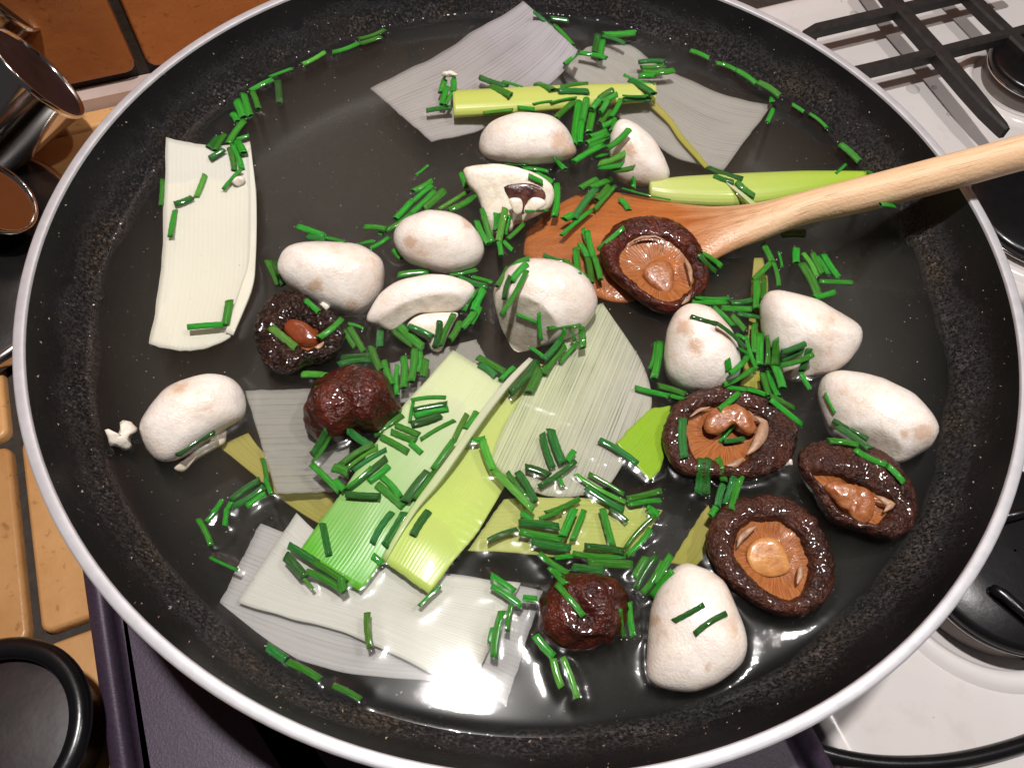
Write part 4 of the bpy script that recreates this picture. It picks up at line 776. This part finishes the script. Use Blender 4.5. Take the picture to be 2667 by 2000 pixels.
for ci, (a, b, wpx, fl) in enumerate(allc):
    n = 6
    a, b = np.array(a), np.array(b)
    pts = []
    mid = at(tuple((a+b)/2), WL); wid = wpx*(mid-CAM).dot(fw)/F
    hw = wid/2*1.12; hh = hw*0.70
    S3 = [surf(tuple(a+(b-a)*k/(n-1))) for k in range(n)]
    zs = np.array([p.z for p in S3])
    x = np.linspace(0, 1, n)
    if fl == 'u': zs = np.full(n, WL-0.0035)
    k1, k0 = np.polyfit(x, zs, 1)
    k1 = max(-0.006, min(0.006, k1)); line = k0+k1*x
    zs = np.maximum(line, zs*0.65+line*0.35)
    # rest on chives already lying there
    lift = 0.0
    dirp = (b-a)/np.linalg.norm(b-a)
    for (qa, qb, qw, qz) in segs:
        for k in range(n):
            p = a+(b-a)*k/(n-1); t_ = np.clip(np.dot(p-qa, qb-qa)/max(1e-9, np.dot(qb-qa, qb-qa)), 0, 1)
            dd = np.linalg.norm(qa+(qb-qa)*t_-p); lim = (qw+wpx)/2*0.72
            if dd < lim:
                need = qz + hh*1.25*math.sqrt(max(0, 1-(dd/lim)**2)) - (zs[k])
                lift = max(lift, min(need, 0.0032))
    zs = zs + (lift if fl != 'u' else 0)
    bw = random.uniform(-0.05, 0.05)*np.linalg.norm(b-a)
    nrm = np.array([-dirp[1], dirp[0]])
    C = []
    NS = 9
    for k in range(NS):
        s = k/(NS-1); p = a+(b-a)*s + nrm*bw*(4*s*(1-s))
        z = float(np.interp(s, x, zs)) + hh*0.55
        C.append(at(tuple(p), z))
    segs.append((a, b, wpx, float(zs.mean())))
    # elliptical hollow tube
    vs, uv = [], []; NR = 12; dent = random.random()
    def ringpts(c, d, f, cut, wsc=1.0):
        sd = Vector((-d.y, d.x, 0)).normalized(); up = Vector((0, 0, 1))
        out = []
        for q in range(NR):
            an = 2*math.pi*q/NR; cr_ = math.cos(an)*hw*f*wsc; sr_ = math.sin(an)*hh*f
            sr_ *= (0.85+0.15*math.cos(2*an+dent*6))
            out.append(c+sd*cr_+up*sr_+d*(cut*cr_))
        return out
    cuts = (random.uniform(-0.45, 0.45), random.uniform(-0.45, 0.45))
    dvec = [(C[min(k+1, NS-1)]-C[max(k-1, 0)]).normalized() for k in range(NS)]
    seq = []
    inset = min(hw*1.5, (C[-1]-C[0]).length*0.2)
    seq.append((C[0]+dvec[0]*inset, dvec[0], 0.62, cuts[0])); seq.append((C[0], dvec[0], 0.74, cuts[0]))
    for k in range(NS): seq.append((C[k], dvec[k], (1.0+0.05*math.sin(3*k+dent*9)), cuts[0]*(1-k/(NS-1))+cuts[1]*k/(NS-1)))
    seq.append((C[-1], dvec[-1], 0.74, cuts[1])); seq.append((C[-1]-dvec[-1]*inset, dvec[-1], 0.62, cuts[1]))
    for i, (c, d, f_, cu) in enumerate(seq):
        vs += ringpts(c, d, f_, cu); uv += [(i/len(seq), abs(1-2*q/NR)) for q in range(NR)]
    m_ = len(seq)
    fs = strip_faces(m_, NR, True)+[tuple(range(NR-1, -1, -1)), tuple(range((m_-1)*NR, m_*NR))]
    if ci in SMALL:
        b_ = len(sv_); sv_ += vs; sf_ += [tuple(b_+i for i in q) for q in fs]; su_ += uv
        SMV.append(np.array([tuple(v) for v in vs])); continue
    o = obj('chive_piece', vs, [q[::-1] for q in fs] if False else fs, MATC[fl], uv=uv)
    cx, cy = ((a+b)/2)/1.2057
    lm = min(LM, key=lambda q: (q[0]-cx)**2+(q[1]-cy)**2)[2]
    ang = math.degrees(math.atan2(-(b[1]-a[1]), b[0]-a[0])) % 180
    lean = 'level' if ang < 18 or ang > 162 else 'upright' if 70 < ang < 110 else 'rising' if ang <= 70 else 'falling'
    tone = {'m': 'green', 'd': 'dark green', 'l': 'light green', 'u': 'sunken green'}[fl]
    chives.append((o, lm, tone, lean, cx, np.linalg.norm(b-a)))
tag(obj('small_chive_bits', sv_, sf_, M_CHM, uv=su_), kind='stuff')
ORD = ['first', 'second', 'third', 'fourth', 'fifth', 'sixth', 'seventh', 'eighth', 'ninth', 'tenth', 'eleventh', 'twelfth']
groups = {}
for c in chives: groups.setdefault((c[1], c[2], c[3]), []).append(c)
LEANW = {'level': 'level', 'upright': 'upright', 'rising': 'right-rising', 'falling': 'right-falling'}
for (lm, tone, lean), cs in groups.items():
    cs.sort(key=lambda c: c[4])
    for k, c in enumerate(cs):
        pre = '' if len(cs) == 1 else ('left ' if k == 0 else 'right ') if len(cs) == 2 else ORD[k]+'-from-left '
        tag(c[0], f'{pre}{LEANW[lean]} {tone} chive piece {lm}', 'chive', 'chopped chives scattered over the broth')

# ================================================================== BROTH
GN = 480; RB = 0.1494; stp = 2*RB/(GN-1)
foot = np.zeros((GN, GN), bool)
def splat(P, lo=-0.0016, hi=0.0016):
    P = P[(P[:, 2] > WL+lo) & (P[:, 2] < WL+hi)]
    i = np.round((P[:, 0]+RB)/stp).astype(int); j = np.round((P[:, 1]+RB)/stp).astype(int)
    ok = (i >= 0) & (i < GN) & (j >= 0) & (j < GN); foot[i[ok], j[ok]] = True
SV = np.array([tuple(v) for v in SOUP_V]); splat(SV)
for f_ in SOUP_F:                              # edge midpoints for coarse meshes
    pass
for c in chives:
    me = c[0].data; arr = np.empty(len(me.vertices)*3); me.vertices.foreach_get('co', arr); arr = arr.reshape(-1, 3)+np.array(c[0].location); splat(arr, -0.003, 0.0012)
for a_ in SMV: splat(a_, -0.003, 0.0012)
gx, gy = np.meshgrid(np.linspace(-RB, RB, GN), np.linspace(-RB, RB, GN), indexing='ij')
rr = np.hypot(gx, gy); dist = np.where(foot, 0.0, 0.05)
for it in range(14):
    for dx, dy, c_ in ((1, 0, 1), (0, 1, 1), (1, 1, 1.414), (1, -1, 1.414)):
        for s_ in (1, -1):
            dist = np.minimum(dist, np.roll(np.roll(dist, dx*s_, 0), dy*s_, 1)+c_*stp)
wd = np.maximum(0, 0.1467-rr)
Hh = 0.0009*np.exp(-dist/0.0016) + 0.0006*np.exp(-wd/0.0016)
for it in range(2): Hh = (Hh+np.roll(Hh, 1, 0)+np.roll(Hh, -1, 0)+np.roll(Hh, 1, 1)+np.roll(Hh, -1, 1))/5
bm = bmesh.new(); idx = {}
inside = rr < RB-0.0002
for i in range(GN):
    for j in range(GN):
        if inside[i, j]: idx[(i, j)] = bm.verts.new((gx[i, j], gy[i, j], WL+Hh[i, j]))
for i in range(GN-1):
    for j in range(GN-1):
        q = [(i, j), (i+1, j), (i+1, j+1), (i, j+1)]
        if all(k in idx for k in q): bm.faces.new([idx[k] for k in q])
for vv in [v_ for v_ in bm.verts if not v_.link_faces]: bm.verts.remove(vv)
bm.normal_update()
edges = [e for e in bm.edges if e.is_boundary]
for zt_, rt_ in ((-0.0235, 0.1447), (-0.030, 0.1414), (-0.0365, 0.1378), (-0.0425, 0.131), (-0.0463, 0.120)):
    r = bmesh.ops.extrude_edge_only(bm, edges=edges)
    nv_ = [g for g in r['geom'] if isinstance(g, bmesh.types.BMVert)]
    for v_ in nv_:
        h_ = math.hypot(v_.co.x, v_.co.y); v_.co.x *= rt_/h_; v_.co.y *= rt_/h_; v_.co.z = zt_
    edges = [g for g in r['geom'] if isinstance(g, bmesh.types.BMEdge) and g.is_boundary]
bmesh.ops.edgeloop_fill(bm, edges=edges)
bmesh.ops.recalc_face_normals(bm, faces=bm.faces)
bm.faces.ensure_lookup_table()
me = bpy.data.meshes.new('broth'); bm.to_mesh(me); bm.free(); me.materials.append(M_WATER)
me.polygons.foreach_set('use_smooth', [True]*len(me.polygons)); me.update()
broth = bpy.data.objects.new('broth', me); COL.objects.link(broth); tag(broth, kind='structure')
# specks drifting in the broth and crumbs stuck on the wall of the pan
vs, fs = [], []
def bit(p, s):
    b = len(vs); q = [Vector((random.uniform(-1, 1), random.uniform(-1, 1), random.uniform(-.6, .6))).normalized()*s*random.uniform(.5, 1.2) for _ in range(4)]
    vs.extend([p+x for x in q]); fs.extend([(b, b+1, b+2), (b, b+3, b+1), (b, b+2, b+3), (b+1, b+3, b+2)])
for _ in range(2800):
    r, a = 0.144*math.sqrt(random.random()), random.uniform(0, 6.283)
    bit(Vector((r*math.cos(a), r*math.sin(a), WL-random.uniform(0.0002, 0.010))), random.choice([0.0001, 0.00014, 0.0002, 0.0003]))
tag(obj('broth_specks', vs, fs, M_SPECK, smooth=False), kind='stuff')
vs, fs = [], []
for _ in range(420):
    a = random.uniform(0, 6.283); z = random.choice([random.uniform(-0.018, -0.009), random.uniform(-0.016, -0.002)])
    r = np.interp(-z, [-q[1] for q in IN], [q[0] for q in IN])-0.0001
    bit(Vector((r*math.cos(a), r*math.sin(a), z)), random.choice([0.00025, 0.0003, 0.0004, 0.0006]))
tag(obj('dried_residue', vs, fs, m_simple('dried_crumbs', (0.34, 0.24, 0.17), 0.7, 0, 300, 0.5), smooth=False), kind='stuff')
# white dots painting droplet sparkle at chive ends, lamp glints along the broth edge
vs, fs = [], []
def dot(p, r):
    b = len(vs); q = [(0, 0, 1), (1, 0, 0), (0, 1, 0), (-1, 0, 0), (0, -1, 0), (0, 0, -1)]
    vs.extend([p+Vector(x)*r for x in q]); fs.extend([tuple(b+i for i in t) for t in ((0, 1, 2), (0, 2, 3), (0, 3, 4), (0, 4, 1), (5, 2, 1), (5, 3, 2), (5, 4, 3), (5, 1, 4))])
for a, b, w_, f_ in allc:
    if f_ == 'u': continue
    for e in (a, b):
        for _ in range(random.choice([0, 1, 1, 2])):
            p = at((e[0]+random.uniform(-9, 9), e[1]+random.uniform(-9, 9)), WL+0.0005)
            if math.hypot(p.x, p.y) < 0.145: dot(p, random.uniform(0.00010, 0.00026))
for _ in range(46):
    a = math.radians(random.choice([random.gauss(84, 10), random.gauss(112, 9), random.uniform(60, 200)])); dot(Vector((0.1458*math.cos(a), 0.1458*math.sin(a), WL+0.0007)), random.uniform(0.0002, 0.00045))
tag(obj('glint_dots', vs, fs, m_simple('glint_white', (0.85, 0.85, 0.85), 0.15, 0, 0, 0, 0, 1.0)), kind='stuff')
# bubbles
def sphere_pts(c, r, n=14, m=9, flat=1.0):
    vs = []
    for i in range(m+1):
        t = math.pi*i/m
        for k in range(n): a = 2*math.pi*k/n; vs.append(c+Vector((r*math.sin(t)*math.cos(a), r*math.sin(t)*math.sin(a), r*flat*math.cos(t))))
    return vs, [q[::-1] for q in strip_faces(m+1, n, True)]
for p, r, lab in ((Z(3, 1495, 1540), 0.0021, 'clear bubble at the right side near the rim'), (Z(4, 630, 262), 0.0020, 'clear bubble at the left side beside the white leek'), (Z(4, 702, 1270), 0.0013, 'small bubble below the ragged white crumb'),
                  (Z(9, 205, 1240), 0.0014, 'bubble at the bottom right by the broth edge'), (Z(8, 1915, 1405), 0.0015, 'bubble at the bottom beside the pan wall')):
    v_, f_ = sphere_pts(at(p, WL+r*0.3), r); tag(obj('bubble', v_, f_, M_BUB), lab, 'bubble', 'bubbles on the broth')

# ================================================================== THINGS ROUND THE PAN
def cyl_between(P0, P1, prof, n=48):
    ax = (P1-P0).normalized(); s1 = ax.cross(Vector((0, 0, 1))).normalized(); s2 = s1.cross(ax); vs = []
    for t, r in prof:
        for k in range(n):
            a = 2*math.pi*k/n; vs.append(P0+ax*t+(s1*math.cos(a)+s2*math.sin(a))*r)
    return vs, strip_faces(len(prof), n, True)
def cup(c2, half, tilt, ln, zc, label, lid_mat):
    P0 = at(c2, zc); r = half*(P0-CAM).dot(fw)/F; toc = (CAM-P0).normalized()
    g = CR*0.749+CU*0.662; g = (g-toc*g.dot(toc)).normalized()
    ax = -(toc*tilt+g*math.sqrt(1-tilt*tilt)); P1 = P0+ax*ln
    o = empty('steel_cup', Vector((P0.x, P0.y, P0.z-r)), label, 'steel cup', 'steel cups in the upper left corner')
    v_, f_ = cyl_between(P0, P1, [(0.004, r-0.0014), (0.0, r-0.0008), (-0.0003, r), (0.0, r+0.0006), (0.0022, r+0.0006), (0.0030, r), (ln*0.5, r), (ln-0.004, r), (ln, r-0.004), (ln+0.0005, 0.0005)]); obj('body', v_, f_, M_STEEL, o)
    v_, f_ = cyl_between(P0, P1, [(0.0012, r-0.0006), (0.0015, r-0.003), (0.0016, 0.0005)]); obj('end_disc', v_, f_, lid_mat, o)
cup((100, 188), 135, 0.30, 0.075, -0.052, 'steel cup lying with its brown end toward the tiles, middle of the three', M_LIDW)
cup((12, -18), 104, 0.34, 0.06, -0.040, 'steel cup at the very top left corner of the tiles', M_BLACK)
cup((-6, 512), 100, 0.72, 0.05, -0.062, 'round polished steel cup left of the pan, lowest of the three', M_STEEL)
# chrome edged black lid left of the pan
c_ = at(V(-190, 560), CT+0.01)
o = empty('pot_lid', Vector((c_.x, c_.y, CT+0.001)), 'black lid with chrome edge at the left border beside the pan', 'lid')
v_, f_ = lathe((c_.x, c_.y), [(0.075, CT+0.002), (0.076, CT+0.006), (0.0745, CT+0.0085), (0.072, CT+0.009)], 72); obj('chrome_edge', v_, f_, M_STEEL, o)
v_, f_ = lathe((c_.x, c_.y), [(0.0722, CT+0.0088), (0.06, CT+0.013), (0.03, CT+0.018), (0.0005, CT+0.0195)], 72); obj('dome', v_, f_, M_BLACK, o)
# black pot with thick rim, lower left
c_ = at(V(-22, 1592), -0.07)
o = empty('black_pot', Vector((c_.x, c_.y, CT+0.001)), 'black pot with thick rounded rim in the lower left corner', 'pot')
R_ = 0.0298
v_, f_ = lathe((c_.x, c_.y), [(R_-0.009, CT+0.001), (R_-0.006, CT+0.004), (R_-0.0045, -0.072)], 64); obj('body', v_, f_, M_BLACK, o)
v_, f_ = lathe((c_.x, c_.y), [(R_-0.0032+0.0034*math.cos(a), -0.070+0.0034*math.sin(a)) for a in np.linspace(-math.pi/2, 1.5*math.pi, 15)], 72); obj('rim', v_, f_, M_BLACK, o)
v_, f_ = lathe((c_.x, c_.y), [(R_-0.0058, -0.0740), (0.018, -0.0725), (0.0005, -0.072)], 64); obj('lid', v_, f_, M_LIDW, o)
# pan support grate, upper right
ZB = HZ+0.022
ctr = at(V(2010, 170), ZB)
grate = empty('pan_support', Vector((ctr.x, ctr.y, HZ)), 'black cast iron pan support on the white hob, upper right', 'pan support')
def bar(pts, w, h0, h1, name='bar', mat=M_GRATE):
    P = [at(V(*p[:2]), ZB) for p in pts]; ww = [p[2] if len(p) > 2 else w for p in pts]; vs = []
    for i, p in enumerate(P):
        d = (P[min(i+1, len(P)-1)]-P[max(i-1, 0)]).normalized(); sd = Vector((-d.y, d.x, 0))*ww[i]; b_ = 0.0012
        for s_, z_ in ((-1, h0), (-1, h1-b_), (-1+b_/max(ww[i], 1e-4), h1), (1-b_/max(ww[i], 1e-4), h1), (1, h1-b_), (1, h0)):
            q = p+sd*s_; q.z = z_; vs.append(q)
    n_ = len(P); return obj(name, vs, strip_faces(n_, 6, True)+[tuple(range(5, -1, -1)), tuple(range((n_-1)*6, n_*6))], mat, grate, smooth=False)
bar([(1870, -90, .0042), (1955, 20, .0042), (2040, 115, .0042), (2100, 185, .0040), (2140, 232, .0032), (2172, 266, .0022), (2180, 276, .0014)], .004, ZB-0.007, ZB)
bar([(1700, 180, .0032), (1880, 140, .0032), (2040, 102, .0032), (2200, 62, .0032), (2330, 25, .0032)], .003, ZB-0.007, ZB-0.0005)  # left end stands in for a grate shadow cast on the enamel
bar([(1745, 66, .0028), (1770, 52, .0032), (1900, 22, .0032), (2040, -12, .0032), (2200, -50, .0032)], .003, ZB-0.007, ZB-0.0007)  # solid dark strip built in place of a grate shadow on the enamel
bar([(2060, -60, .0040), (2140, 20, .0040), (2230, 105, .0040)], .004, ZB-0.007, ZB-0.0009)
for p in ((1764, 56), (2215, 60)):
    q = at(V(*p), ZB); v_, f_ = lathe((q.x, q.y), [(0.0038, HZ-0.001), (0.0032, ZB-0.006)], 12); obj('foot', v_, f_, M_GRATE, grate)
# burners
def burner(p, zt, r, label, prong=False):
    c_ = at(p, zt); o = empty('gas_burner', Vector((c_.x, c_.y, HZ)), label, 'burner', 'gas burners on the hob')
    v_, f_ = lathe((c_.x, c_.y), [(r+0.0125, HZ-0.0004), (r+0.0105, HZ+0.0016), (r+0.008, HZ+0.0028), (r+0.0055, HZ+0.0022), (r+0.004, HZ+0.0004)], 72); obj('raised_ring', v_, f_, M_HOB, o)
    v_, f_ = lathe((c_.x, c_.y), [(r*0.96, HZ-0.001), (r*1.0, HZ+0.003), (r*0.97, zt-0.0065), (r*0.90, zt-0.006)], 72); obj('burner_base', v_, f_, m_simple('burner_alloy', (0.20, 0.17, 0.155), 0.45, 0.6), o)
    v_, f_ = lathe((c_.x, c_.y), [(r*1.001, zt-0.0066), (r*1.06, zt-0.0060), (r*1.07, zt-0.0052), (r*1.05, zt-0.0047)], 72); obj('chrome_ring', v_, f_, M_STEEL, o)
    v_, f_ = lathe((c_.x, c_.y), [(r*0.90, zt-0.006), (r*1.04, zt-0.0055), (r*1.06, zt-0.003), (r*1.03, zt-0.0008), (r*0.98, zt), (r*0.5, zt+0.0006), (0.0005, zt+0.0008)], 72); obj('burner_cap', v_, f_, M_BLACK, o)
    return o, c_
bo, bc = burner(V(2190, 1190), HZ+0.020, 0.035, 'gas burner with black cap beside the lower right of the pan')
burner(V(2252, 135), HZ+0.016, 0.026, 'gas burner with black cap at the upper right corner')
burner(V(2265, 445), HZ+0.009, 0.036, 'dark wet gas burner below the spoon handle at the right')
# lower pan support: curved prongs by the lower burner and front bar
g2 = empty('pan_support', Vector((bc.x, bc.y-0.02, HZ)), 'black pan support with curved front bar at the lower right', 'pan support')
grate = g2
def rod(pts, r, name='bar'):
    P = [Vector(p) for p in pts]; vs = []
    for i, p in enumerate(P):
        d = (P[min(i+1, len(P)-1)]-P[max(i-1, 0)]).normalized(); s1 = d.cross(Vector((0, 0, 1)))
        s1 = s1.normalized() if s1.length > 1e-4 else Vector((1, 0, 0)); s2 = s1.cross(d)
        for k in range(12): a = 2*math.pi*k/12; vs.append(p+(s1*math.cos(a)+s2*math.sin(a))*r)
    n_ = len(P); obj(name, vs, strip_faces(n_, 12, True)+[tuple(range(11, -1, -1)), tuple(range((n_-1)*12, n_*12))], M_BLACK, g2)
FB = [(1640, 1560), (1740, 1612), (1850, 1642), (1960, 1650), (2080, 1640), (2212, 1606), (2320, 1560)]
rod([at(tuple(p), HZ+0.004) for p in spline(VL(FB), 28)], 0.0028)
for p0, p1 in (((2150, 1275), (2290, 1390)), ((2165, 1120), (2300, 1080))):
    a, b = at(V(*p0), HZ+0.022), at(V(*p1), HZ+0.022)
    rod([a-Vector((0, 0, 0.006)), a, a*0.9+b*0.1+Vector((0, 0, 0.001)), b, b-Vector((0, 0, 0.02))], 0.0022, 'prong')
# drops on the hob
for x, y, r_, lab in ((1846, 31, 0.0030, 'grey water drop on the hob behind the rear bar-shaped shadow'), (1940, 128, 0.0024, 'grey water drop on the hob under the middle support bar'),
                    (1972, 193, 0.0040, 'largest grey water drop on the hob, below the middle support bar'), (2018, 190, 0.0018, 'small grey water drop beside the largest drop'),
                    (2103, 100, 0.003, 'grey water drop right of the crossing of the support bars'), (2048, 248, 0.0012, 'tiny dark drop left of the tapered bar end')):
    c_ = at(V(x, y), HZ); v_, f_ = lathe((c_.x, c_.y), [(r_, HZ+0.0001), (r_*0.8, HZ+0.0005), (r_*0.4, HZ+0.0007), (0.0001, HZ+0.0008)], 20)
    tag(obj('water_drop', v_, f_, M_DROP), lab, 'drop', 'water drops on the hob')
